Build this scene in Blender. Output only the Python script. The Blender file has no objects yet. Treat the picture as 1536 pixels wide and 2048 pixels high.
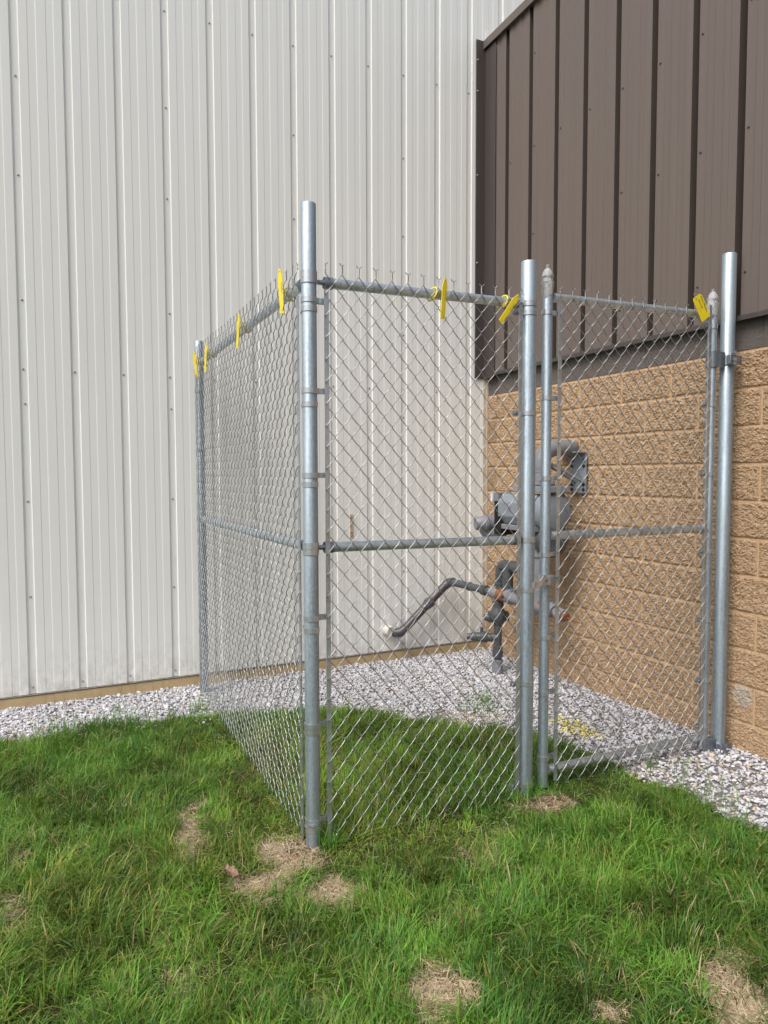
import bpy, math, random
import numpy as np
from mathutils import Vector
R = math.radians
rng = np.random.default_rng(7)
random.seed(7)
scene = bpy.context.scene
col = scene.collection

# ------------------------------------------------------------------ camera
cam_d = bpy.data.cameras.new('camera')
cam = bpy.data.objects.new('camera', cam_d); col.objects.link(cam)
cam_d.sensor_fit = 'HORIZONTAL'; cam_d.sensor_width = 36.0
cam_d.lens = 36.0 * 1408.32 / 1536.0
cam_d.clip_start = 0.05; cam_d.clip_end = 2000
CAM = np.array([-3.4343, -5.1142, 1.5358])
yaw, pitch, roll = 0.4442, -0.0546, 0.0023
cam.location = CAM
from mathutils import Matrix
cam.rotation_euler = (Matrix.Rotation(-yaw, 3, 'Z') @ Matrix.Rotation(math.pi/2 + pitch, 3, 'X') @ Matrix.Rotation(-roll, 3, 'Z')).to_euler()
scene.camera = cam

# ------------------------------------------------------------------ sky, sun, exposure
SUN_EL, SUN_AZ = R(52), R(246)          # azimuth clockwise from +y: light from the left and behind the camera
world = bpy.data.worlds.new('World'); scene.world = world; world.use_nodes = True
wn = world.node_tree; wn.nodes.clear()
sky = wn.nodes.new('ShaderNodeTexSky'); sky.sky_type = 'NISHITA'; sky.sun_disc = False
sky.sun_elevation = SUN_EL; sky.sun_rotation = SUN_AZ; sky.air_density = 1.0; sky.dust_density = 4.0; sky.ozone_density = 1.0
hs = wn.nodes.new('ShaderNodeHueSaturation'); hs.inputs['Saturation'].default_value = 0.62; hs.inputs['Value'].default_value = 1.0
bg = wn.nodes.new('ShaderNodeBackground'); bg.inputs['Strength'].default_value = 0.125
wo = wn.nodes.new('ShaderNodeOutputWorld')
wn.links.new(sky.outputs[0], hs.inputs['Color']); wn.links.new(hs.outputs[0], bg.inputs['Color']); wn.links.new(bg.outputs[0], wo.inputs['Surface'])
sun_d = bpy.data.lights.new('sun', 'SUN'); sun_d.energy = 1.5; sun_d.angle = R(30); sun_d.color = (1.0, 0.96, 0.9)
sun = bpy.data.objects.new('sun', sun_d); col.objects.link(sun)
sdir = Vector((math.sin(SUN_AZ)*math.cos(SUN_EL), math.cos(SUN_AZ)*math.cos(SUN_EL), math.sin(SUN_EL)))
sun.rotation_euler = (-sdir).to_track_quat('-Z', 'Y').to_euler()
scene.view_settings.view_transform = 'Standard'; scene.view_settings.look = 'None'
scene.view_settings.gamma = 1.0; scene.view_settings.exposure = 0.60
scene.view_settings.use_curve_mapping = False

# ------------------------------------------------------------------ helpers
def tag(o, label=None, cat=None, group=None, kind=None):
    if label: o['label'] = label
    if cat: o['category'] = cat
    if group: o['group'] = group
    if kind: o['kind'] = kind
    return o
def empty(name, loc=(0, 0, 0), parent=None):
    o = bpy.data.objects.new(name, None); col.objects.link(o); o.empty_display_size = .1
    o.location = loc
    if parent: o.parent = parent
    return o
def mesh_np(name, V, F3=None, F4=None, smooth=False):
    me = bpy.data.meshes.new(name)
    V = np.asarray(V, dtype=np.float32)
    F3 = np.zeros((0, 3), np.int32) if F3 is None else np.asarray(F3, np.int32).reshape(-1, 3)
    F4 = np.zeros((0, 4), np.int32) if F4 is None else np.asarray(F4, np.int32).reshape(-1, 4)
    me.vertices.add(len(V)); me.vertices.foreach_set('co', V.ravel())
    nl = F3.size + F4.size; me.loops.add(nl)
    me.loops.foreach_set('vertex_index', np.concatenate([F3.ravel(), F4.ravel()]))
    npoly = len(F3) + len(F4); me.polygons.add(npoly)
    starts = np.concatenate([np.arange(len(F3))*3, len(F3)*3 + np.arange(len(F4))*4]).astype(np.int32)
    me.polygons.foreach_set('loop_start', starts)
    try: me.polygons.foreach_set('loop_total', np.concatenate([np.full(len(F3), 3), np.full(len(F4), 4)]).astype(np.int32))
    except Exception: pass
    me.polygons.foreach_set('use_smooth', np.full(npoly, bool(smooth)))
    me.update(calc_edges=True)
    return me
def link(name, me, mat=None, parent=None, loc=None):
    o = bpy.data.objects.new(name, me); col.objects.link(o)
    if mat and not me.materials: me.materials.append(mat)
    if parent: o.parent = parent
    if loc is not None: o.location = loc
    return o
class MB:
    def __init__(s): s.v = []; s.f = []; s.sm = []
    def add(s, V, F, smooth=False):
        n = len(s.v); s.v += [tuple(map(float, v)) for v in V]
        s.f += [tuple(int(i) + n for i in f) for f in F]; s.sm += [smooth]*len(F); return s
    def box(s, x0, x1, y0, y1, z0, z1):
        V = [(x, y, z) for z in (z0, z1) for y in (y0, y1) for x in (x0, x1)]
        return s.add(V, [(0, 2, 3, 1), (4, 5, 7, 6), (0, 1, 5, 4), (2, 6, 7, 3), (0, 4, 6, 2), (1, 3, 7, 5)])
    def tube(s, pts, r, n=16, caps=True, smooth=True):
        P = np.asarray(pts, float); rr = np.full(len(P), r) if np.isscalar(r) else np.asarray(r, float)
        V, F = tube_np(P, rr, n)
        F = [tuple(f) for f in F]
        s.add(V, F, smooth)
        if caps:
            m = len(P)
            s.add([V[i] for i in range(n)], [tuple(reversed(range(n)))]); s.add([V[(m-1)*n+i] for i in range(n)], [tuple(range(n))])
        return s
    def lathe(s, o, axis, prof, n=24, smooth=True):
        o = np.asarray(o, float); a = np.asarray(axis, float); a /= np.linalg.norm(a)
        h = np.array([0, 0, 1.]) if abs(a[2]) < .9 else np.array([1., 0, 0])
        u = np.cross(a, h); u /= np.linalg.norm(u); w = np.cross(a, u)
        V = []; F = []
        for t, r in prof:
            for i in range(n):
                q = 2*math.pi*i/n; V.append(o + a*t + (u*math.cos(q) + w*math.sin(q))*r)
        for j in range(len(prof)-1):
            for i in range(n):
                k = (i+1) % n; F.append((j*n+i, j*n+k, (j+1)*n+k, (j+1)*n+i))
        s.add(V, F, smooth)
        s.add(V[:n], [tuple(reversed(range(n)))]); s.add(V[-n:], [tuple(range(n))])
        return s
    def prism(s, poly, o, u, v, w, d):
        o, u, v, w = [np.asarray(q, float) for q in (o, u, v, w)]
        n = len(poly)
        V = [o + u*a + v*b for a, b in poly] + [o + u*a + v*b + w*d for a, b in poly]
        F = [tuple(range(n)), tuple(reversed(range(n, 2*n)))] + [(i, i+n, (i+1) % n + n, (i+1) % n) for i in range(n)]
        return s.add(V, F)
    def ring(s, o, r0, r1, z0, z1, n=24):
        o = np.asarray(o, float); V = []; F = []
        for i in range(n):
            c, q = math.cos(2*math.pi*i/n), math.sin(2*math.pi*i/n)
            V += [o + np.array([r0*c, r0*q, z0]), o + np.array([r1*c, r1*q, z0]), o + np.array([r1*c, r1*q, z1]), o + np.array([r0*c, r0*q, z1])]
        for i in range(n):
            a, b = 4*i, 4*((i+1) % n)
            F += [(a+1, b+1, b+2, a+2), (a+2, b+2, b+3, a+3), (a, a+1, b+1, b)[::-1], (a+3, b+3, b, a)]
        return s.add(V, F, True)
    def mesh(s, name):
        me = bpy.data.meshes.new(name); me.from_pydata(s.v, [], s.f); me.update()
        me.polygons.foreach_set('use_smooth', s.sm)
        return me
    def build(s, name, mat, parent=None, loc=None, bevel=0, sharp=40):
        me = s.mesh(name)
        if any(s.sm):
            try: me.set_sharp_from_angle(angle=R(sharp))
            except Exception: pass
        o = link(name, me, mat, parent, loc)
        if bevel:
            m = o.modifiers.new('bevel', 'BEVEL'); m.width = bevel; m.segments = 2; m.limit_method = 'ANGLE'
        return o
def tube_np(P, rr, n):
    m = len(P)
    T = np.gradient(P, axis=0); T /= np.linalg.norm(T, axis=1)[:, None] + 1e-12
    ref = np.array([0.31, 0.17, 0.93]) if abs(T[0][2]) < .9 else np.array([.93, .3, .1])
    N = np.cross(T[0], ref); N /= np.linalg.norm(N); Ns = [N]
    for i in range(1, m):
        N = N - T[i]*np.dot(N, T[i]); N = N/(np.linalg.norm(N)+1e-12); Ns.append(N)
    Ns = np.array(Ns); B = np.cross(T, Ns)
    a = np.arange(n)*2*math.pi/n
    V = P[:, None, :] + rr[:, None, None]*(np.cos(a)[None, :, None]*Ns[:, None, :] + np.sin(a)[None, :, None]*B[:, None, :])
    i = np.arange(m-1)[:, None]*n; j = np.arange(n)[None, :]; k = (j+1) % n
    F = np.stack([i+j, i+k, i+n+k, i+n+j], -1).reshape(-1, 4)
    return V.reshape(-1, 3), F
def arc(p0, p1, p2, rad, n=8):
    """rounded corner at p1 between p0 and p2"""
    p0, p1, p2 = map(lambda q: np.asarray(q, float), (p0, p1, p2))
    a = (p0-p1)/np.linalg.norm(p0-p1); b = (p2-p1)/np.linalg.norm(p2-p1)
    s, e = p1+a*rad, p1+b*rad
    return [(1-t)**2*s + 2*t*(1-t)*p1 + t*t*e for t in np.linspace(0, 1, n)]
def vnoise(x, y, seed=0):
    x = np.asarray(x, float); y = np.asarray(y, float)
    xi = np.floor(x).astype(np.int64); yi = np.floor(y).astype(np.int64); fx = x-xi; fy = y-yi
    fx = fx*fx*(3-2*fx); fy = fy*fy*(3-2*fy)
    def h(a, b):
        n = (a*374761393 + b*668265263 + seed*974634777) & 0xffffffff
        n = ((n ^ (n >> 13))*1274126177) & 0xffffffff
        return ((n ^ (n >> 16)) & 0xffffff)/float(0xffffff)
    return (h(xi, yi)*(1-fx)+h(xi+1, yi)*fx)*(1-fy) + (h(xi, yi+1)*(1-fx)+h(xi+1, yi+1)*fx)*fy
def fbm(x, y, seed=0, o=4):
    s = 0; a = .5; t = 0
    for i in range(o): s = s + a*vnoise(x*2**i, y*2**i, seed+i); t += a; a *= .5
    return s/t

# ------------------------------------------------------------------ materials
class NT:
    def __init__(s, name):
        s.m = bpy.data.materials.new(name); s.m.use_nodes = True; s.t = s.m.node_tree
        s.b = s.t.nodes['Principled BSDF']
        s.tc = s.t.nodes.new('ShaderNodeTexCoord')
    def n(s, typ, **k):
        q = s.t.nodes.new(typ)
        for a, b in k.items():
            if hasattr(q, a): setattr(q, a, b)
            else: q.inputs[a.replace('_', ' ')].default_value = b
        return q
    def l(s, a, b): s.t.links.new(a, b)
    def coord(s, scale=(1, 1, 1), kind='Object'):
        mp = s.n('ShaderNodeMapping'); mp.inputs['Scale'].default_value = scale
        s.l(s.tc.outputs[kind], mp.inputs['Vector']); return mp.outputs[0]
    def noise(s, sc, scale=(1, 1, 1), detail=5, rough=.6, kind='Object'):
        q = s.n('ShaderNodeTexNoise'); q.inputs['Scale'].default_value = sc; q.inputs['Detail'].default_value = detail
        q.inputs['Roughness'].default_value = rough; s.l(s.coord(scale, kind), q.inputs['Vector']); return q.outputs['Fac']
    def ramp(s, fac, stops):
        q = s.n('ShaderNodeValToRGB'); e = q.color_ramp.elements
        while len(e) < len(stops): e.new(.5)
        for i, (p, c) in enumerate(stops):
            e[i].position = p; e[i].color = (c[0], c[1], c[2], 1) if not np.isscalar(c) else (c, c, c, 1)
        s.l(fac, q.inputs[0]); return q.outputs[0]
    def mix(s, fac, a, b, mode='MIX'):
        q = s.n('ShaderNodeMix', data_type='RGBA', blend_type=mode)
        if hasattr(fac, 'is_output'): s.l(fac, q.inputs[0])
        else: q.inputs[0].default_value = fac
        for v, i in ((a, 6), (b, 7)):
            if hasattr(v, 'is_output'): s.l(v, q.inputs[i])
            else: q.inputs[i].default_value = (*v, 1)
        return q.outputs[2]
    def math(s, op, a, b=0.0):
        q = s.n('ShaderNodeMath', operation=op)
        for v, i in ((a, 0), (b, 1)):
            if hasattr(v, 'is_output'): s.l(v, q.inputs[i])
            else: q.inputs[i].default_value = v
        return q.outputs[0]
    def bump(s, h, strength=.3, dist=.01, prev=None):
        q = s.n('ShaderNodeBump'); q.inputs['Strength'].default_value = strength; q.inputs['Distance'].default_value = dist
        s.l(h, q.inputs['Height'])
        if prev is not None: s.l(prev, q.inputs['Normal'])
        return q.outputs[0]
    def out(s, color=None, rough=.5, metal=0.0, normal=None, spec=None):
        if color is not None:
            if hasattr(color, 'is_output'): s.l(color, s.b.inputs['Base Color'])
            else: s.b.inputs['Base Color'].default_value = (*color, 1)
        if hasattr(rough, 'is_output'): s.l(rough, s.b.inputs['Roughness'])
        else: s.b.inputs['Roughness'].default_value = rough
        s.b.inputs['Metallic'].default_value = metal
        if normal is not None: s.l(normal, s.b.inputs['Normal'])
        if spec is not None: s.b.inputs['Specular IOR Level'].default_value = spec
        return s.m
def sepz(t, kind='Object'):
    q = t.n('ShaderNodeSeparateXYZ'); t.l(t.tc.outputs[kind], q.inputs[0]); return q.outputs

def galv(name, c=(.42, .495, .55), rough=.56, streak=1.0, metal=.92):
    t = NT(name)
    st = t.noise(26, (1, 1, .05), 6, .65)
    sp = t.noise(95, (1, 1, .7), 3, .6)
    lo = t.noise(3.2, (1, 1, .5), 3, .5)
    c1 = t.mix(t.ramp(st, [(.36, 0), (.60, 1)]), tuple(q*.56 for q in c), c)
    c2 = t.mix(t.math('MULTIPLY', t.ramp(sp, [(.40, 0), (.62, 1)]), .28*streak), c1, tuple(min(1, q*1.28) for q in c))
    c3 = t.mix(t.math('MULTIPLY', t.ramp(lo, [(.45, 0), (.7, 1)]), .35), c2, tuple(q*.82 for q in c))
    rg = t.ramp(st, [(.3, rough+.14), (.7, rough-.06)])
    return t.out(c3, rg, metal, t.bump(sp, .22, .0015))
M = {}
M['galv'] = galv('galvanised_steel')
M['rail'] = galv('galvanised_rail', (.60, .67, .72), .45)
M['galv_band'] = galv('galvanised_band', (.60, .64, .68), .42)
M['wire'] = galv('galvanised_wire', (.43, .45, .465), .38, .5)
M['hinge'] = galv('hinge_zinc', (.33, .37, .42), .45)

def siding(name, base, dirt, rough, streaks, metal=0.0, dirtband=None):
    t = NT(name)
    lo = t.noise(.9, (1, 1, .35), 4, .55)
    st = t.noise(16, (1, 1, .03), 5, .6)
    c = t.mix(t.math('MULTIPLY', t.ramp(lo, [(.35, 0), (.7, 1)]), .22), base, tuple(q*.90 for q in base))
    c = t.mix(t.math('MULTIPLY', t.ramp(st, [(.50, 0), (.72, 1)]), streaks), c, dirt)
    sm = t.noise(34, (1, 1, .5), 5, .7)
    c = t.mix(t.math('MULTIPLY', t.ramp(sm, [(.66, 0), (.74, 1)]), .25), c, dirt)
    if dirtband:
        x, y, z = sepz(t)
        g = t.math('SUBTRACT', 1.0, t.math('DIVIDE', t.math('SUBTRACT', z, dirtband[0]), dirtband[1]-dirtband[0]))
        g = t.math('MAXIMUM', g, 0.0)
        sm2 = t.noise(22, (1, 1, .6), 5, .7)
        f = t.math('MULTIPLY', t.math('MULTIPLY', g, g), t.ramp(sm2, [(.40, 0), (.66, 1)]))
        c = t.mix(t.math('MULTIPLY', f, .45), c, (.24, .20, .15))
    oc = t.noise(2.6, (1, 1, .28), 2, .4)
    n1 = t.bump(oc, .35, .012); n2 = t.bump(t.noise(260, (1, 1, 1), 2, .5), .06, .001, n1)
    return t.out(c, t.ramp(st, [(.3, rough), (.7, rough+.1)]), metal, n2)
M['white'] = siding('ivory_painted_siding', (.79, .792, .762), (.66, .64, .585), .40, .10, 0, (.09, .55))
M['brown'] = siding('brown_painted_siding', (.128, .102, .089), (.17, .14, .12), .45, .18)
M['brown_trim'] = siding('dark_brown_trim', (.058, .048, .045), (.10, .085, .078), .45, .2)

def block_mat(name, c0, c1, c2, patch=False):
    t = NT(name)
    oi = t.n('ShaderNodeObjectInfo')
    add = t.n('ShaderNodeVectorMath', operation='ADD')
    t.l(t.tc.outputs['Object'], add.inputs[0])
    sc = t.n('ShaderNodeVectorMath', operation='SCALE'); cb = t.n('ShaderNodeCombineXYZ')
    t.l(oi.outputs['Random'], cb.inputs[0]); t.l(oi.outputs['Random'], cb.inputs[1]); t.l(cb.outputs[0], sc.inputs[0]); sc.inputs['Scale'].default_value = 17.0
    t.l(sc.outputs[0], add.inputs[1])
    def nz(s_, d, r_):
        q = t.n('ShaderNodeTexNoise'); q.inputs['Scale'].default_value = s_; q.inputs['Detail'].default_value = d; q.inputs['Roughness'].default_value = r_
        t.l(add.outputs[0], q.inputs['Vector']); return q.outputs['Fac']
    a = nz(62, 6, .72); b = nz(9, 4, .6); f = nz(150, 4, .65)
    c = t.mix(t.ramp(a, [(.36, 0), (.66, 1)]), c0, c1)  # darker in the bump hollows: relief shadow put into the colour
    c = t.mix(t.math('MULTIPLY', t.ramp(b, [(.45, 0), (.75, 1)]), .5), c, c2)
    c = t.mix(t.math('MULTIPLY', oi.outputs['Random'], .22), c, c2)
    if patch:
        g = t.n('ShaderNodeNewGeometry'); d = t.n('ShaderNodeVectorMath', operation='DISTANCE')
        t.l(g.outputs['Position'], d.inputs[0]); d.inputs[1].default_value = (-.015, -2.515, .315)
        w = t.math('ADD', d.outputs['Value'], t.math('MULTIPLY', t.math('SUBTRACT', b, .5), .10))
        fa = t.ramp(w, [(.052, 1), (.068, 0)])
        c = t.mix(t.math('MULTIPLY', fa, .8), c, (.45, .40, .34))
    n1 = t.bump(a, 1.0, .012); n2 = t.bump(f, .7, .005, n1)
    return t.out(c, .88, 0, n2, .25)
M['block'] = block_mat('tan_split_face_block', (.33, .218, .130), (.60, .43, .275), (.47, .325, .20), True)
M['grey_block'] = block_mat('grey_painted_block', (.125, .108, .10), (.165, .143, .13), (.14, .12, .11))
def plain(name, base, var, rough, ns=30, bump=.3, metal=0.0, dist=.003, spec=None):
    t = NT(name); a = t.noise(ns, detail=5, rough=.65)
    return t.out(t.mix(t.ramp(a, [(.35, 0), (.68, 1)]), base, var), rough, metal, t.bump(a, bump, dist), spec)
M['mortar'] = plain('tan_mortar', (.50, .33, .185), (.57, .385, .225), .92, 60)
M['concrete'] = plain('tan_painted_concrete', (.50, .37, .205), (.40, .30, .165), .85, 9, .35)
M['base_trim'] = plain('base_trim_metal', (.22, .20, .18), (.33, .30, .27), .5, 20)
M['gas_grey'] = plain('grey_gas_paint', (.165, .168, .188), (.225, .228, .25), .45, 14, .15)
M['gas_body'] = plain('blue_grey_meter_paint', (.185, .215, .25), (.23, .26, .295), .36, 40, .12)
M['gas_dark'] = plain('dark_gas_pipe_paint', (.055, .060, .068), (.085, .092, .10), .38, 25, .2)
M['gas_brown'] = plain('purplish_black_pipe', (.075, .062, .066), (.052, .050, .055), .36, 25, .15)
M['black'] = plain('black_grille', (.012, .012, .013), (.02, .02, .022), .6)
M['rust'] = plain('rusty_iron', (.30, .105, .035), (.16, .065, .03), .85, 60, .5)
M['sealant'] = plain('white_sealant', (.66, .64, .60), (.50, .48, .43), .6, 30)
M['sticker'] = plain('white_sticker', (.75, .75, .76), (.68, .68, .70), .4, 30, .02)
M['ink'] = plain('black_ink', (.02, .02, .025), (.035, .035, .04), .5)
M['fade_ink'] = plain('faded_ink', (.36, .30, .03), (.30, .26, .04), .6)
t = NT('yellow_tag_plastic'); M['yellow'] = t.out(t.mix(t.noise(40), (.78, .60, .015), (.84, .68, .03)), .40)
t = NT('crinkled_plastic_film'); a = t.noise(70, detail=6, rough=.7)
M['film'] = t.out(t.mix(a, (.46, .46, .47), (.66, .65, .64)), .28, 0, t.bump(a, .9, .006)); t.b.inputs['Transmission Weight'].default_value = .35
t = NT('dry_leaf'); M['leaf'] = t.out(t.mix(t.noise(45), (.26, .155, .11), (.36, .24, .18)), .8)

# ground: soil and thatch
t = NT('lawn_soil')
a = t.noise(7, detail=6, rough=.65); b = t.noise(60, detail=6, rough=.7)
g = t.mix(t.ramp(a, [(.4, 0), (.65, 1)]), (.026, .042, .012), (.046, .050, .018))
c = t.mix(t.ramp(b, [(.40, 0), (.7, 1)]), g, (.085, .070, .036))
M['soil'] = t.out(c, .95, 0, t.bump(b, .8, .02), .1)
t = NT('gravel_bed_dust'); b = t.noise(110, detail=6, rough=.75)
M['gravel_bed'] = t.out(t.mix(t.ramp(b, [(.35, 0), (.7, 1)]), (.19, .18, .18), (.42, .40, .40)), .95, 0, t.bump(b, .9, .02), .1)
def attr_mat(name, rough, spec=.3, trans=0.0, bump=None):
    t = NT(name); at = t.n('ShaderNodeAttribute', attribute_name='tint')
    cc = at.outputs['Color']; nrm = None
    if bump:
        b = t.noise(bump[0], detail=4, rough=.6); nrm = t.bump(b, bump[1], bump[2])
        cc = t.mix(t.math('MULTIPLY', t.ramp(b, [(.35, 0), (.7, 1)]), .25), cc, (.80, .79, .78))
    m = t.out(cc, rough, 0, nrm, spec)
    if trans:
        tr = t.n('ShaderNodeBsdfTranslucent'); t.l(at.outputs['Color'], tr.inputs['Color'])
        ms = t.n('ShaderNodeMixShader'); ms.inputs[0].default_value = trans
        o = t.t.nodes['Material Output']; t.l(t.b.outputs[0], ms.inputs[1]); t.l(tr.outputs[0], ms.inputs[2]); t.l(ms.outputs[0], o.inputs['Surface'])
    return m
M['grass'] = attr_mat('grass_blade', .5, .28, .24)
M['stone'] = attr_mat('crushed_limestone', .85, .25, 0, (160, .4, .003))

# ------------------------------------------------------------------ ground
s_ = 400.0
gr = MB().add([(-s_, -s_, 0), (s_, -s_, 0), (s_, s_, 0), (-s_, s_, 0)], [(0, 1, 2, 3)]).build('ground', M['soil'])
tag(gr, 'lawn soil around the buildings', None, None, 'structure')
# border between lawn and gravel (runs from the left, round the corner, towards the camera)
BORD = [(-9, -.66), (-3.75, -.65), (-3.3, -.57), (-2.9, -.61), (-2.45, -.63), (-1.95, -.82), (-1.66, -.97), (-1.27, -1.45), (-.98, -1.74), (-.84, -2.0), (-.78, -2.26), (-.77, -2.56), (-.70, -2.76), (-.74, -3.0), (-.69, -3.2), (-.66, -3.6), (-.64, -9)]
BP = np.array(BORD)
def border_dist(x, y):
    """signed: positive on the lawn side (approx distance to border)"""
    x = np.asarray(x, float); y = np.asarray(y, float)
    best = np.full(x.shape, 1e9); sgn = np.ones(x.shape)
    for (ax, ay), (bx, by) in zip(BP[:-1], BP[1:]):
        dx, dy = bx-ax, by-ay; L2 = dx*dx+dy*dy
        tt = np.clip(((x-ax)*dx+(y-ay)*dy)/L2, 0, 1); px, py = ax+tt*dx, ay+tt*dy
        d = np.hypot(x-px, y-py); cr = dx*(y-ay)-dy*(x-ax)
        m = d < best-1e-9; best = np.where(m, d, best); sgn = np.where(m, np.where(cr < 0, 1, -1), sgn)
    return best*sgn
gb = MB(); n = len(BORD)
poly = [(x, y, .004) for x, y in BORD] + [(.02, -9, .004), (.02, .04, .004), (-9, .04, .004)]
gb.add(poly, [tuple(reversed(range(len(poly))))])
gbo = gb.build('gravel_bed', M['gravel_bed']); tag(gbo, 'gravel strip along the two walls', None, None, 'structure')

# ------------------------------------------------------------------ profiled metal sheet
def sheet_profile(n_ribs, pitch, first, depth, opening=.05, flat=.028, step=.0018):
    """points (s, d): s along the wall, d recess depth; starts half a pitch before the first rib"""
    P = []
    so = (opening-flat)/2
    for k in range(n_ribs):
        c = first + k*pitch; a = c - pitch/2
        if k == 0: P.append((a, 0))
        # two shallow steps between ribs lie at .25-.42 and .60-.757 of the pitch after each rib
        for lo, hi in ((-.40, -.243),):
            P += [(c+lo*pitch, 0), (c+lo*pitch+.0022, step), (c+hi*pitch-.0060, step), (c+hi*pitch, 0)]
        P += [(c-opening/2, 0), (c-opening/2+so, depth), (c+opening/2-so*.45, depth), (c+opening/2, 0)]
        for lo, hi in ((.25, .42),):
            P += [(c+lo*pitch, 0), (c+lo*pitch+.0022, step), (c+hi*pitch-.0060, step), (c+hi*pitch, 0)]
        P.append((c+pitch/2, 0)) if k == n_ribs-1 else None
    return P
def build_sheet(name, prof, z0, z1, place, mat, parent):
    V = []; F = []; n = len(prof)
    nz = 2
    for z in (z0, z1):
        for s, d in prof: V.append(place(s, d, z))
    for i in range(n-1): F.append((i, i+1, n+i+1, n+i))
    mb = MB(); mb.add(V, F)
    o = mb.build(name, mat, parent)
    sm = o.modifiers.new('thick', 'SOLIDIFY'); sm.thickness = .0015; sm.offset = -1
    return o
def screw_mesh(axis):
    mb = MB(); mb.lathe((0, 0, 0), axis, [(-.001, .0075), (.0015, .0075), (.0015, .005), (.005, .0048), (.006, .0035)], 8)
    return mb.mesh('screw')

# ------------------------------------------------------------------ white building
wb = empty('metal_building', (-3.0, 0, 0))
tag(wb, 'tall ivory metal-sided building with vertical ribbed panels behind the fence', 'building')
def wput(o): o.location = (o.location[0]+3.0, o.location[1], o.location[2]); return o
wput(MB().box(-9.1, 2.4, .045, 8, -.2, 7.0).build('wall_core', M['base_trim'], wb))
PW = .3048; W0 = -3.5606
FIRST = W0 - PW*18
mats_screw = plain('screw_head', (.28, .27, .25), (.40, .39, .36), .45, 40, .1, .5)
scm = screw_mesh((0, -1, 0)); scm.materials.append(mats_screw)
for pnl in range(12):
    c0 = FIRST + PW*3*pnl
    if c0 + PW*2 > 2.3: continue
    pr = sheet_profile(3, PW, c0, .010, .054, .032, .0014)
    if pnl == 11: pass
    o = wput(build_sheet('siding_panel', pr, .092, 6.95, lambda s, d, z: (s, d, z), M['white'], wb))
    for k in range(3):
        x = c0 + k*PW; idx = int(round((x-W0)/PW))
        if not -1 <= idx <= 11: continue
        zs = [.135, 2.21, 4.68]
        if idx % 3 == 0: zs += [.735, 1.36, 1.99, 2.65, 3.43, 4.04]
        for z in zs:
            if x > -.12 and z < 5.1: continue
            link('screw', scm, None, o, (x+.003*math.sin(z*9+x), .0095, z))
# base: trim and foundation
wput(MB().box(-9.1, -.004, .008, .044, .078, .090).build('base_trim', M['base_trim'], wb))
wput(MB().box(-9.1, -.004, -.008, .007, .085, .0885).build('drip_edge', M['base_trim'], wb))
wput(MB().box(-9.1, -.01, -.003, .044, -.2, .0775).build('foundation', M['concrete'], wb))
# corner trim at the block wall, below the brown flashing
ct = MB(); ct.box(-.062, -.0305, -.010, -.002, .092, 2.36); ct.box(-.030, -.014, -.016, -.002, .092, 2.36)
t = NT('beige_corner_trim'); M['beige'] = t.out(t.mix(t.noise(12, (1, 1, .1)), (.60, .52, .42), (.50, .42, .33)), .45)
wput(ct.build('corner_trim', M['beige'], wb))
# small cover plate high up, rust-stained slotted strap, sleeve plate for the pipe
wput(MB().box(-.052, .040, -.0045, -.001, 5.09, 5.21).build('cover_plate', M['white'], wb, bevel=.001))
st = MB(); st.box(-1.300, -1.272, -.006, -.001, 1.03, 1.215)
so = wput(st.build('rusty_strap', plain('rust_streaked_white', (.58, .52, .44), (.40, .22, .11), .6, 55, .2), wb))
for z in (1.19, 1.155, 1.13, 1.07, 1.045): MB().lathe((-1.286, -.007, z), (0, -1, 0), [(0, .006), (.003, .005)], 8).build('rusty_bolt', M['rust'], so)
sl = MB(); 
sl.prism([(-.055+.055*0, -.02)] + [(.062*math.cos(q), .062*math.sin(q)+.055) for q in np.linspace(math.pi, 0, 14)] + [(.055, -.03), (-.055, -.03)], (-.966, -.0015, .262), (1, 0, 0), (0, 0, 1), (0, -1, 0), .004)
wput(sl.build('sleeve_plate', M['white'], wb))
lump = MB(); lump.lathe((-.975, 0, .262), (.15, -1, -.05), [(0, .050), (.012, .048), (.03, .046), (.050, .044), (.062, .040)], 18)
wput(lump.build('pipe_sealant', M['sealant'], wb))

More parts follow.
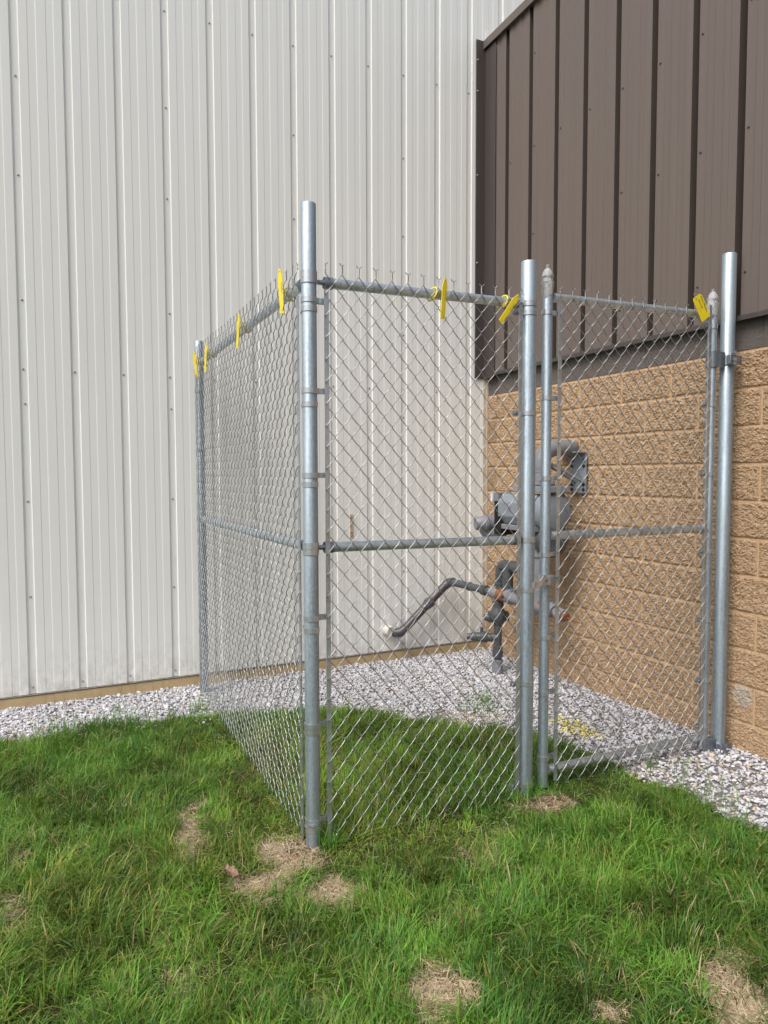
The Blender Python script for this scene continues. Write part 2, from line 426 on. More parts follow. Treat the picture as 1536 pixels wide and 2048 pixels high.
# ------------------------------------------------------------------ brown and tan building
bb = empty('block_building', (0, -2.0, 0))
tag(bb, 'low building of tan split-face block with brown ribbed siding above', 'building')
def bput(o): o.location = (o.location[0], o.location[1]+2.0, o.location[2]); return o
ZT = 2.1942; CH = .2032; BL = .4064
core = bput(MB().box(-.0095, 6, -9, .04, -.3, 2.36).build('block_wall', M['mortar'], bb))
bput(MB().box(-.0105, -.0098, -9, -.004, ZT+.003, 2.36).build('grey_mortar', M['grey_block'], bb))
def make_block(seed, rough=True):
    nx, nz = 84, 42; w, h = BL-.010, CH-.010
    u = np.linspace(-w/2, w/2, nx); v = np.linspace(-h/2, h/2, nz); U, V2 = np.meshgrid(u, v)
    if rough:
        # split stone: facets from skewed ridged noise
        a, b = U*1.0+V2*.55, V2-U*.35
        h1 = fbm(a*30+seed*7.3, b*48+seed*3.1, seed*11, 3)
        h2 = 1-np.abs(2*fbm(a*85+seed, b*125, seed*5+3, 3)-1)
        h3 = vnoise(U*190+V2*60, V2*210, seed*3+1)
        D = .010*h1 + .012*h2 + .009*h3
        D = np.round(D/.0045)*.0045*.55 + D*.45
        e = np.minimum(np.minimum(U+w/2, w/2-U)/.014, np.minimum(V2+h/2, h/2-V2)/.012)
        D = .0085 + (D-.009)*np.clip(e+.15, 0, 1)**.8
    else: D = np.full(U.shape, .0125) + .0008*vnoise(U*40, V2*40, seed)
    VV = np.stack([-D, U, V2], -1).reshape(-1, 3)
    i = (np.arange(nz-1)[:, None]*nx + np.arange(nx-1)[None, :]).ravel()
    F = np.stack([i, i+nx, i+nx+1, i+1], -1)[:, ::1]
    # sides back to the mortar
    rim = list(range(nx)) + [r*nx+nx-1 for r in range(1, nz)] + [(nz-1)*nx+c for c in range(nx-2, -1, -1)] + [r*nx for r in range(nz-2, 0, -1)]
    back = VV[rim].copy(); back[:, 0] = .004; nb = len(VV)
    S = [(rim[k], rim[(k+1) % len(rim)], nb+(k+1) % len(rim), nb+k) for k in range(len(rim))]
    return mesh_np('block', np.concatenate([VV, back]), None, np.concatenate([F, np.array(S)]), False)
variants = []
for q in range(8):
    me = make_block(q+1); me.materials.append(M['block']); variants.append(me)
gvar = make_block(30, False); gvar.materials.append(M['grey_block'])
JY = -2.585
half_cache = {}
for cidx in range(-1, 12):
    zc = ZT - CH*cidx - CH/2
    odd = (cidx % 2) != 0
    y = JY + BL*7 + (0 if odd else BL/2)
    while y > -4.6:
        yc = y - BL/2
        top, bot = yc+BL/2, yc-BL/2
        y -= BL
        if bot > -.02: continue
        o = bpy.data.objects.new('block', gvar if cidx < 0 else variants[random.randrange(8)]); col.objects.link(o)
        o.parent = core
        sy = 1.0
        if top > -.012:
            L = (-.012) - bot; sy = (L-.005)/(BL-.01); yc = bot + .005 + (L-.005)/2 - .0025
        o.location = (-.0005, yc, zc)
        if cidx >= 0 and random.random() < .5: o.rotation_euler = (math.pi, 0, 0)
        o.scale = (1, max(sy, .05), 1)
# brown siding
YB0 = -.3165
XS = -.052
scb = screw_mesh((-1, 0, 0)); scb.materials.append(M['brown_trim'])
for pnl in range(5):
    c0 = YB0 - PW*3*pnl
    pr = [(-s, d) for s, d in sheet_profile(3, PW, -c0, .110, .046, .082, .0035)]  # recess shaped deep and undercut so that the seams fall into shade
    if pnl == 0: pr = [(min(s, -.155), d) for s, d in pr if s < -.10]
    o = bput(build_sheet('siding_panel', pr, 2.372, 5.07, lambda s, d, z: (XS+d, s, z), M['brown'], bb))
    for k in range(3):
        y = c0 - k*PW; idx = pnl*3+k
        for z in ([4.68, 4.0, 3.35, 2.6] if idx % 3 == 1 or idx > 4 else [4.0, 2.5]):
            link('screw', scb, None, o, (XS-.001, y-.045, z+.01*math.sin(idx)))
bput(MB().box(XS+.113, 5.9, -9, .03, 2.38, 5.09).build('siding_core', M['brown_trim'], bb))
# bottom drip trim, top eave trim, inside corner flashing
d_ = MB(); d_.box(XS-.004, XS+.037, -9, -.10, 2.356, 2.371); d_.box(XS-.010, XS-.0045, -9, -.10, 2.352, 2.378)
bput(d_.build('drip_trim', M['brown_trim'], bb))
e_ = MB(); e_.box(XS-.026, XS+.05, -9, -.004, 5.062, 5.112); e_.box(XS-.032, XS-.0265, -9, -.004, 5.048, 5.116)
bput(e_.build('eave_trim', M['brown'], bb, bevel=.002))
fl = MB(); fl.box(-.150, XS-.0025, -.016, -.004, 2.34, 5.115); bput(fl.build('corner_flashing', M['brown_trim'], bb, bevel=.002))
fl = MB(); fl.box(XS-.012, XS-.002, -.165, -.0165, 2.335, 5.045); bput(fl.build('corner_flashing', M['brown_trim'], bb, bevel=.002))
for z in (4.95, 4.70, 4.02, 3.3): bput(link('screw', scm, None, bb, (-.138, -.018, z)))
rf = MB(); rf.prism([(-.03, 5.113), (6.2, 5.35), (6.2, 5.40), (-.03, 5.118)], (0, -9, 0), (1, 0, 0), (0, 0, 1), (0, 1, 0), 8.99)
bput(rf.build('roof', M['brown'], bb))

# ------------------------------------------------------------------ fence hardware builders
YF = -2.43; XSD = -2.484
def post(name, x, y, r, z1, parent, off, z0=-.25):
    mb = MB(); n = 28
    mb.lathe((0, 0, 0), (0, 0, 1), [(z0, r), (z1-.003, r), (z1, r-.002), (z1, r-.005), (z1-.10, r-.005)], n)
    o = mb.build(name, M['galv'], parent, (x-off[0], y-off[1], -off[2])); return o
def band(name, x, y, r, z, direction, reach, parent, off, h=.021, double=False):
    """tension band: strap round the post, two ears and a carriage bolt"""
    d = np.array([direction[0], direction[1], 0.]); p = np.array([-d[1], d[0], 0])
    mb = MB(); mb.ring((0, 0, 0), r+.0004, r+.0026, -h/2, h/2, 24)
    # ears on both sides of the bar: the outer one tangential to the strap
    for s in (1, -1):
        a = p*s*(r*.62 if s == 1 else r*.30)
        b = p*s*.0045
        c = [d*(r*.80)+a*1.0, d*(r+.008)+p*s*.006, d*(reach+.010)+p*s*.006]
        th = p*s*.0022
        for q0, q1 in zip(c[:-1], c[1:]):
            V = []
            for zz in (-h/2, h/2):
                V += [q0+np.array([0, 0, zz]), q1+np.array([0, 0, zz]), q1+th+np.array([0, 0, zz]), q0+th+np.array([0, 0, zz])]
            mb.add(V, [(3, 2, 1, 0), (4, 5, 6, 7), (0, 1, 5, 4), (1, 2, 6, 5), (2, 3, 7, 6), (3, 0, 4, 7)])
    loc = (x-off[0], y-off[1], z-off[2])
    o = mb.build(name, M['galv_band'], parent, loc)
    bt = MB(); bo = d*(reach+.001)
    bt.lathe(bo - p*.016, p, [(0, .004), (.0075, .004), (.0075, .004), (.025, .004), (.0251, .0085), (.0275, .0078), (.0295, .004)], 10)
    bt.lathe(bo - p*.0145, p, [(0, .0078), (.006, .0078)], 6)
    bt.build('bolt', M['galv'], o)
    return o
def brace(name, x, y, r, z, parent, off, h=.024):
    mb = MB(); mb.ring((0, 0, 0), r+.0004, r+.003, -h/2, h/2, 24)
    return mb.build(name, M['galv_band'], parent, (x-off[0], y-off[1], z-off[2]))
def rail(name, p0, p1, r, parent, off, cup=True):
    p0 = np.array(p0, float)-off; p1 = np.array(p1, float)-off
    d = (p1-p0)/np.linalg.norm(p1-p0); o_ = MB()
    o_.tube([p0, p0+d*.001, p1-d*.001, p1], r, 20)
    o = o_.build(name, M['rail'], parent)
    if cup:
        for q, s in ((p0, 1), (p1, -1)):
            c = MB(); c.lathe(q-d*s*.004, d*s, [(0, r*.6), (0, r+.003), (.035, r+.003), (.036, r)], 20)
            c.lathe(q-d*s*.030, d*s, [(0, .010), (.028, .010)], 10)
            c.build('rail_cup', M['hinge'], o)
    return o
V_ = .0860
def fabric(name, origin, u, w, width, nw, ndiam, parent, off, zb, seed, r=.00185, barb_h=.040):
    """woven chain link: every wire is one flattened zig-zag spiral hooked into its neighbours"""
    origin = np.array(origin, float); u = np.array(u, float); w = np.array(w, float); zz = np.array([0, 0, 1.])
    fe = empty(name, tuple(origin - off + zz*0), parent)
    h = width/nw; J = 2*ndiam; D = .0066
    ts = np.array([0, .035, .10, .24, .42, .58, .76, .90, .965])
    for k in range(nw):
        pts = []
        def P(uu, vv, ww): return np.array([uu, vv, ww])
        s0 = k % 2
        # knuckled bottom end: a short turned-back loop
        e = 1 if s0 == 1 else -1
        ub = (k+s0)*h
        for a in np.linspace(-2.4, 0, 7):
            pts.append(P(ub - e*.006*(1-math.cos(a))*.8, -.004 + .009*math.sin(a) - .001, .005*math.sin(a*.5)*e))
        for j in range(J):
            s = (j+k) % 2; ua, ue = (k+s)*h, (k+1-s)*h
            over = .0014
            ua += over if s == 1 else -over; ue += over if s == 0 else -over
            sg = 1 if s == 0 else -1
            for t_ in ts:
                if j == 0 and t_ < .15: continue
                uu = ua + (ue-ua)*t_; ww = sg*D*math.sin(math.pi*t_)**.5
                pts.append(P(uu, (j+t_)*V_/2, ww))
        s = (J+k) % 2; ue = (k+s)*h; ph = 0 if s == 1 else math.pi
        base = J*V_/2
        for a in np.linspace(0, 1, 13):
            q = ph + a*2*math.pi*1.75
            pts.append(P(ue + r*1.05*math.cos(q+math.pi*.5), base + .002 + a*barb_h*.74, r*1.05*math.sin(q+math.pi*.5)))
        dr = -1 if s == 1 else 1
        dr = dr if (seed+k) % 5 else dr*.6
        pts.append(P(ue + dr*.006, base + barb_h*.84, 0)); pts.append(P(ue + dr*.0125, base + barb_h*1.02, .001))
        A = np.array(pts)
        # slack of the weave
        nx_ = fbm(A[:, 0]*3.1+seed, A[:, 1]*2.3+seed*2, seed, 2)-.5; ny_ = fbm(A[:, 0]*2.7+9, A[:, 1]*2.9+4, seed+7, 2)-.5
        nw_ = fbm(A[:, 0]*2.2+3, A[:, 1]*1.6+1, seed+19, 3)-.5
        edge = np.clip(np.minimum(A[:, 0], width-A[:, 0])/.12, 0, 1)
        A[:, 0] += nx_*.007*edge; A[:, 1] += ny_*.010; A[:, 2] += nw_*.016*edge
        X = A[:, 0:1]*u + A[:, 1:2]*zz + A[:, 2:3]*w
        VV, FF = tube_np(X, np.full(len(X), r), 6)
        me = mesh_np('wire', VV, None, FF, True); me.materials.append(M['wire'])
        o = bpy.data.objects.new('wire', me); col.objects.link(o); o.parent = fe
    return fe
def tbar(name, x, y, z0, z1, ax, parent, off):
    """flat tension bar"""
    a, b = (.0095, .0026) if ax == 'x' else (.0026, .0095)
    return MB().box(-a, a, -b, b, z0, z1).build(name, M['galv_band'], parent, (x-off[0], y-off[1], -off[2]))

# ------------------------------------------------------------------ fence: corner post A, latch post B, wall post D
rA, rB = .0302, .0365
OFF = np.array([XSD, YF, 0.])
fence = empty('chain_link_fence', tuple(OFF))
tag(fence, 'galvanised chain link fence making a corner, with barbed twist top', 'fence')
XA, XB, YD = XSD, -1.416, -.150
FY = YF - .030; FX = XSD - .032
pA = post('post', XA, YF, rA, 2.597, fence, OFF); tag(pA, 'tall corner post of the fence')
pB = post('post', XB, YF, rB, 2.505, fence, OFF)
pD = post('post', XSD, YD-.03, rA, 2.44, fence, OFF)
rail('top_rail', (XA+.068, YF, 2.297), (XB-.062, YF, 2.312), .0208, fence, OFF)
rail('middle_rail', (XA+.062, YF, 1.236), (XB-.055, YF, 1.225), .0208, fence, OFF)
rail('top_rail', (XSD, YF+.062, 2.300), (XSD, YD-.10, 2.288), .0208, fence, OFF)
rail('middle_rail', (XSD, YF+.055, 1.240), (XSD, YD-.09, 1.224), .0208, fence, OFF)
for z in (2.298, 2.322, 1.247, 1.222): brace('brace_band', XA, YF, rA, z, fence, OFF)
for z in (2.312, 1.226): brace('brace_band', XB, YF, rB, z, fence, OFF)
for z in (2.29, 1.22): brace('brace_band', XSD, YD-.03, rA, z, fence, OFF)
BARA = -2.420; BARB = -1.478
for z in (2.222, 1.866, 1.529, .951, .509, .108): band('tension_band', XA, YF, rA, z, (1, 0), BARA-XA+.008, fence, OFF)
for z in (2.186, 1.812, 1.493, .903, .486, .078): band('tension_band', XA, YF, rA, z, (0, 1), .062, fence, OFF)
for z in (2.269, 1.813, .99, .547, .058): band('tension_band', XB, YF, rB, z, (-1, 0), XB-BARB+.010, fence, OFF)
for z in (2.1, 1.7, 1.30, .87, .45, .12): band('tension_band', XSD, YD-.03, rA, z, (0, -1), .055, fence, OFF)
tbar('tension_bar', BARA, FY+.006, -.02, 2.265, 'x', fence, OFF)
tbar('tension_bar', BARB, FY+.006, .0, 2.30, 'x', fence, OFF)
tbar('tension_bar', FX+.004, YF+.058, 0, 2.25, 'y', fence, OFF)
tbar('tension_bar', FX+.004, YD-.085, .03, 2.25, 'y', fence, OFF)
fabric('fabric', (BARA-.006, FY, .008), (1, 0, 0), (0, -1, 0), BARB-BARA+.012, 26, 27, fence, OFF, 0, 3)
fabric('fabric', (FX, YD-.075, .020), (0, -1, 0), (-1, 0, 0), (YD-.075)-(YF+.045), 60, 27, fence, OFF, 0, 8)
# a twist of tie wire at the foot of the corner post
tw = MB(); a_ = np.linspace(0, 2*math.pi*1.35, 40)
tw.tube(np.stack([(rA+.005)*np.cos(a_-2.6), (rA+.005)*np.sin(a_-2.6), .098+.014*np.sin(a_*.9)], -1), .0013, 6)
tw.tube([( .020, -.034, .085), (.040, -.048, .060), (.048, -.050, .052)], .0013, 6)
tw.build('tie_wire', M['wire'], fence)

# ------------------------------------------------------------------ hinge post and gate
XC = -.108; YC = YF-.012
gp = empty('gate_post', (XC, YC, 0)); tag(gp, 'thick galvanised gate post standing beside the tan block wall', 'post')
post('post_tube', XC, YC, rB, 2.706, gp, np.array([XC, YC, 0]))
gp.location = (XC, YC, 0)
XL, XR = -1.309, -.213; rG = .0242
GO = np.array([XR, YF, 0.])
gate = empty('chain_link_gate', tuple(GO)); tag(gate, 'galvanised chain link gate between the two thick posts', 'gate')
post('stile', XL, YF, rG, 2.46, gate, GO, .022); post('stile', XR, YF, rG, 2.47, gate, GO, -.02)
for nm, zl, zr in (('top_rail', 2.357, 2.372), ('middle_rail', 1.239, 1.235), ('bottom_rail', .100, .082)):
    o = rail(nm, (XL+rG-.002, YF, zl), (XR-rG+.002, YF, zr), .0208, gate, GO, False)
    for q, s in (((XL+rG-.003, YF, zl), 1), ((XR-rG+.003, YF, zr), -1)):
        c = MB(); c.lathe(np.array(q)-GO, (s, 0, 0), [(0, .026), (.004, .0245), (.010, .0215)], 16); c.build('weld', M['galv_band'], o)
GBL, GBR = -1.250, -.256
for z in (2.285, 1.889, 1.511, 1.15, .752, .481, .162): band('tension_band', XL, YF, rG, z, (1, 0), GBL-XL+.010, gate, GO)
for z in (2.312, 1.901, 1.529, 1.111, .736, .404, .150): band('tension_band', XR, YF, rG, z, (-1, 0), XR-GBR+.006, gate, GO)
tbar('tension_bar', GBL, FY+.008, .047, 2.352, 'x', gate, GO); tbar('tension_bar', GBR, FY+.008, .03, 2.42, 'x', gate, GO)
fabric('fabric', (GBL-.006, FY+.002, .042), (1, 0, 0), (0, -1, 0), GBR-GBL+.012, 27, 27, gate, GO, 0, 14)
fabric_top = 2.364
# plastic film tied over the stile tops
for (x, zt, sd) in ((XL, 2.455, 1), (XR, 2.465, 2)):
    mb = MB(); nn = 26; prof = [(-.10, rG+.001), (-.07, rG+.0018), (-.05, rG+.002), (-.030, rG+.005), (-.026, rG+.0015), (-.012, rG+.0015), (-.007, rG+.004), (.004, rG+.0015), (.016, rG-.003), (.026, rG-.009), (.032, .010), (.036, .006), (.043, .008)]
    V = []; F = []
    for i, (zq, rq) in enumerate(prof):
        for j in range(nn):
            q = 2*math.pi*j/nn
            rr = rq*(1 + .17*(vnoise(np.array(j*.9+sd*31), np.array(i*1.7), sd)-.5) + .05*math.sin(q*9+i)) if i > 0 else rq
            V.append((rr*math.cos(q), rr*math.sin(q), zq + (.008*math.sin(q*3+i) if i in (0, 1, 12) else 0)))
    for i in range(len(prof)-1):
        for j in range(nn): F.append((i*nn+j, i*nn+(j+1) % nn, (i+1)*nn+(j+1) % nn, (i+1)*nn+j))
    mb.add(V, F, True); mb.add(V[-nn:], [tuple(range(nn))])
    mb.build('plastic_film', M['film'], gate, (x-GO[0], 0, zt))
# hinges: a wide collar on the stile, clamp arm and bolt on the post
for z, hh in ((2.140, .085), (.025, .105)):
    mb = MB(); mb.ring((0, 0, z), rG+.0005, rG+.006, -hh/2, hh/2, 24)
    mb.prism([(0, -hh/2), (.062, -hh/2), (.066, hh/2-.004), (0, hh/2)], (.0, -.031, z), (1, 0, 0), (0, 0, 1), (0, 1, 0), .006)
    mb.prism([(0, -hh/2), (.062, -hh/2), (.062, hh/2), (0, hh/2)], (.0, .025, z), (1, 0, 0), (0, 0, 1), (0, 1, 0), .006)
    ho = mb.build('hinge', M['hinge'], gate)
    px = XC-XR
    c = MB(); c.ring((px, YC-YF, z-.002), rB+.0005, rB+.006, -.026, .026, 24)
    c.box(px-.046, px-.012, YC-YF-rB-.022, YC-YF-rB+.002, z-.026, z+.022)
    c.box(px-.012, px+.052, YC-YF-rB-.014, YC-YF-rB-.009, z-.026, z+.022)
    c.build('post_clamp', M['hinge'], ho, bevel=.002)
    for dz, rr in ((.030, .009), (-.006, .011), (-.028, .009)):
        b = MB(); b.lathe((px-.040, YC-YF-rB-.045, z+dz), (.5, 1, 0), [(0, .006), (0, rr), (.008, rr), (.009, .005), (.040, .005)], 8, False); b.build('bolt', M['hinge'], ho)
# fork latch on the free stile
lt = MB(); lt.ring((XL-XR, 0, 1.030), rG+.0005, rG+.004, -.024, .024, 24)
ax = XL-XR
lt.prism([(rG-.004, -.022), (rG+.032, -.019), (rG+.034, .016), (rG-.004, .022)], (ax, -.010, 1.030), (1, 0, 0), (0, 0, 1), (0, 1, 0), .004)
lt.prism([(-.006, -.028), (-.024, -.028), (-.030, .016), (-.034, .026), (-.006, .026)], (ax-.012, -.034, 1.030), (1, 0, 0), (0, 0, 1), (0, 1, 0), .006)
lo = lt.build('latch', M['galv_band'], gate)
fk = MB()
fk.prism([(0, .024), (-.020, .004), (-.068, -.004), (-.074, -.028), (-.062, -.036), (-.020, -.028), (0, -.022)], (ax-.034, -.036, 1.030), (1, 0, 0), (0, 0, 1), (0, 1, 0), .005)
fk.build('latch_fork', M['galv_band'], lo, bevel=.0015)
for dx, dz in ((-.016, .002), (.052, .010)):
    b = MB(); b.lathe((ax+dx, -.040, 1.030+dz), (0, 1, 0), [(0, .006), (.0, .008), (.005, .008), (.03, .004)], 8); b.build('bolt', M['hinge'], lo)

# ------------------------------------------------------------------ yellow tags
def strip_tag(label, P, face, tilt, L=.185, W=.030, loop=True, rail_c=None, rail_ax=None, hang=.05):
    """pointed plastic tag with a slot, hole and its own strap round the rail"""
    P = np.array(P, float); f = np.array(face, float); f /= np.linalg.norm(f)
    side = np.cross(np.array([0, 0, 1.]), f); up = np.array([0, 0, 1.])
    ct_, st_ = math.cos(tilt), math.sin(tilt)
    U = side*ct_ + up*st_; Vv = -side*st_ + up*ct_
    root = MB(); w = W/2
    poly = [(-w*.85, 0), (w*.85, 0), (w, L*.62), (w*1.15, L*.80), (w*.55, L*.97), (w*.1, L), (-w*.35, L*.97), (-w*.95, L*.74), (-w*.9, L*.4)]
    poly = [(a, b-L+hang) for a, b in poly]
    root.prism(poly, (0, 0, 0), U, Vv, f, .0035)
    o = root.build('tag', M['yellow'], None, tuple(P), bevel=.0008)
    hb = MB()
    hb.lathe(Vv*(hang-.014)+U*(w*.15)+f*.0034, f, [(0, .0032), (.0009, .0028)], 10); hb.lathe(Vv*(hang-L+.012)+f*.0034, f, [(0, .0026), (.0009, .0022)], 10)
    hb.prism([(w*.30, hang-L*.55), (w*.48, hang-L*.55), (w*.62, hang-L*.30), (w*.44, hang-L*.30)], f*.0034, U, Vv, f, .0008)
    hb.build('hole', M['fade_ink'], o)['kind'] = 'stuff'
    if loop:
        a = np.linspace(0, 2*math.pi, 30)
        c = np.array(rail_c, float)-P; rx = np.array(rail_ax, float); q = np.cross(rx, up)
        rr = .027
        pts = np.array([c + q*rr*math.cos(t_) + up*rr*1.05*math.sin(t_) + rx*.012*math.sin(t_+.6) for t_ in a])
        lp = MB(); lp.tube(pts, .0040, 8, False); lp.build('strap', M['yellow'], o)
    tag(o, label, 'tag', 'yellow tags tied along the top rails'); return o
FT = FY - .012
strip_tag('yellow tag hanging upright halfway along the front top rail', (-1.893, FT, 2.285), (.25, -1, .05), R(-5), rail_c=(-1.925, YF, 2.305), rail_ax=(1, 0, 0), hang=.085, L=.178, W=.028)
strip_tag('yellow tag slanting by the latch post at the rail end', (-1.545, FT, 2.285), (.1, -1, .05), R(-38), rail_c=(-1.560, YF, 2.309), rail_ax=(1, 0, 0), hang=.07, L=.172, W=.028)
SX = FX - .012
strip_tag('yellow tag on the side rail nearest the corner post', (SX, -2.205, 2.30), (-.75, -.66, 0), R(4), rail_c=(XSD, -2.19, 2.300), rail_ax=(0, 1, 0), hang=.10, L=.190, W=.023)
strip_tag('yellow tag on the side rail midway to the wall', (SX, -1.470, 2.30), (-.95, -.3, 0), R(-7), rail_c=(XSD, -1.46, 2.296), rail_ax=(0, 1, 0), hang=.06, L=.175, W=.023)
strip_tag('yellow tag on the side rail just before the wall post', (SX, -.640, 2.29), (-.95, -.35, 0), R(-6), rail_c=(XSD, -.62, 2.291), rail_ax=(0, 1, 0), hang=.06, L=.18, W=.023)
strip_tag('yellow tag against the wall post facing the lawn', (SX-.004, -.300, 2.285), (-.45, -.9, 0), R(7), rail_c=(XSD, -.275, 2.288), rail_ax=(0, 1, 0), hang=.065, L=.17, W=.023)
# the wide written tag on the gate
wt = MB(); wq, hq = .036, .066
ang = R(33); U = np.array([math.cos(ang), 0, math.sin(ang)])*1.0; Vv = np.array([-math.sin(ang), 0, math.cos(ang)])
wt.prism([(-wq, -hq), (wq, -hq), (wq, hq-.012), (wq-.014, hq), (-wq+.008, hq), (-wq, hq-.010)], (0, 0, 0), U, Vv, (0, -1, 0), .0022)
wto = wt.build('tag', M['yellow'], None, (-.352, FT-.004, 2.392), bevel=.0006)
tag(wto, 'wide yellow tag with handwriting wired to the gate top', 'tag', 'yellow tags tied along the top rails')
def text(s, size, pos, mat, parent, rot):
    cu = bpy.data.curves.new('writing', 'FONT'); cu.body = s; cu.size = size; cu.extrude = .0001; cu.materials.append(mat)
    tmp = bpy.data.objects.new('writing_curve', cu); col.objects.link(tmp); dg = bpy.context.evaluated_depsgraph_get()
    me = bpy.data.meshes.new_from_object(tmp.evaluated_get(dg)); bpy.data.objects.remove(tmp)
    if not me.materials: me.materials.append(mat)
    o = bpy.data.objects.new('writing', me); col.objects.link(o); o.parent = parent; o.location = pos; o.rotation_euler = rot; o['kind'] = 'stuff'; return o
def tagpt(a, b): q = U*a + Vv*b; return (q[0], -.0027, q[2])
# written lengthways, first line along the right edge
rot = Matrix(((-Vv[0], U[0], 0), (0, 0, -1), (-Vv[2], U[2], 0))).to_euler()
text('Fence Masters', .0150, tagpt(.020, .052), M['ink'], wto, rot)
text('Store #1', .0150, tagpt(-.003, .044), M['ink'], wto, rot)
text('~~~~', .0140, tagpt(-.024, .018), M['fade_ink'], wto, rot)
MB().lathe(Vector(U*-.012+Vv*.054)+Vector((0, -.0022, 0)), (0, -1, 0), [(0, .003), (.0006, .0028)], 10).build('hole', M['ink'], wto)
MB().tube([U*-.012+Vv*.054+np.array([0, -.003, 0]), U*-.020+Vv*.076+np.array([0, 0, .004]), U*-.006+Vv*.088, U*.018+Vv*.078+np.array([0, .006, .004]), U*.036+Vv*.07+np.array([0, .008, .0])], .0012, 6).build('tie_wire', M['hinge'], wto)

# ------------------------------------------------------------------ gas meter set
gm = empty('gas_meter_set', (-.37, -1.0, 0))
tag(gm, 'grey gas meter with pipework inside the enclosure by the block wall', 'gas meter')
GM = np.array([-.37, -1.0, 0])
def gput(o): o.location = (o.location[0]+.37, o.location[1]+1.0, o.location[2]); return o
def flange(p, ax, r, th=.022, mat='gas_grey', parent=None, n=24, bolts=8):
    mb = MB(); mb.lathe(np.array(p)-np.array(ax)*th/2, ax, [(0, r-.003), (.003, r), (th-.003, r), (th, r-.003)], n)
    a = np.array(ax, float); h = np.array([0, 0, 1.]) if abs(a[2]) < .9 else np.array([1., 0, 0]); u = np.cross(a, h); u /= np.linalg.norm(u); w = np.cross(a, u)
    for i in range(bolts):
        q = 2*math.pi*i/bolts; mb.lathe(np.array(p)-a*(th/2+.012)+(u*math.cos(q)+w*math.sin(q))*(r*.8), a, [(0, .009), (th+.024, .009)], 6, False)
    o = mb.build('flange', M[mat], parent or gm)
    return o if parent else gput(o)
R4, R2 = .0572, .0302
MY = -1.19                       # riser line of the four inch pipe
# inlet: from the block wall, elbow, down to the meter
p_w = (-.075, MY+.10, 1.712); p1 = (-.075, MY, 1.712); p2 = (-.37, MY, 1.712); p3 = (-.37, MY, 1.46)
pts = [p_w] + arc(p_w, p1, p2, .07) + arc(p1, p2, p3, .15, 10) + [p3]
gput(MB().tube(pts, R4, 24).build('inlet_pipe', M['gas_grey'], gm))
gput(MB().tube([(-.075, MY+.09, 1.712), (-.075, MY+.12, 1.712), (.02, MY+.17, 1.712)], R4*.96, 20).build('wall_stub', M['gas_grey'], gm))
for z in (1.57, 1.545): gput(MB().ring((-.37, MY, z), R4, R4+.003, -.004, .004, 28).build('weld_bead', M['gas_grey'], gm))
gput(MB().lathe((-.37, MY, 1.452), (0, 0, 1), [(0, .075), (.010, .078), (.02, .07)], 24).build('gasket', M['rust'], gm))
gput(MB().box(-.47, -.27, MY-.18, MY+.18, 1.405, 1.448).build('top_plate', M['gas_body'], gm, bevel=.004))
flange((-.37, MY, 1.462), (0, 0, 1), .10, .018)
# meter body: chamfered housing along y, big round cover at the near end, ribbed black block and counter behind
body = MB()
oct_ = [(-.13, -.055), (-.13, .045), (-.085, .105), (.085, .105), (.13, .045), (.13, -.055), (.095, -.11), (-.095, -.11)]
body.prism(oct_, (-.37, -.865, 1.285), (1, 0, 0), (0, 0, 1), (0, -1, 0), .40)
bo = gput(body.build('meter_body', M['gas_body'], gm, bevel=.006))
MB().prism([(-.118, -.030), (-.118, .030), (-.10, .058), (.10, .058), (.118, .03), (.118, -.03)], (-.37, -.84, 1.290), (1, 0, 0), (0, 0, 1), (0, -1, 0), .03).build('end_ring', M['gas_body'], bo, bevel=.004)
cv = MB(); cv.lathe((-.355, -1.262, 1.275), (0, -1, 0), [(0, .128), (.012, .142), (.060, .142), (.078, .132), (.09, .108), (.092, .0)], 36)
gput(cv.build('round_cover', M['gas_body'], gm))
for i in range(8):
    q = i*math.pi/4+.3
    MB().lathe((-.355+.122*math.cos(q), -1.338, 1.275+.122*math.sin(q)), (0, -1, 0), [(0, .011), (.012, .010)], 6, False).build('bolt', M['gas_dark'], bo)
st_ = MB().box(-.5028, -.5010, -1.205, -1.145, 1.235, 1.325).build('sticker', M['sticker'], bo)
for zz_, l_ in ((1.305, .03), (1.285, .02), (1.268, .036), (1.25, .025)):
    MB().box(-.5036, -.5028, -1.175-l_/2, -1.175+l_/2, zz_-.003, zz_+.003).build('print', M['ink'], st_)
MB().box(-.5028, -.5010, -1.02, -.985, 1.265, 1.305).build('emblem', M['gas_grey'], bo)
# lower shelf and dark parts under the housing
gput(MB().box(-.49, -.27, -1.27, -.88, 1.135, 1.172).build('lower_housing', M['gas_grey'], gm, bevel=.006))
gr_ = MB()
for i in range(7): gr_.box(-.497+.0, -.30, -.858+i*.012-.04, -.852+i*.012-.04, 1.09, 1.335)
gr_.box(-.46, -.30, -.90, -.80, 1.10, 1.33)
gput(gr_.build('fin_block', M['black'], gm))
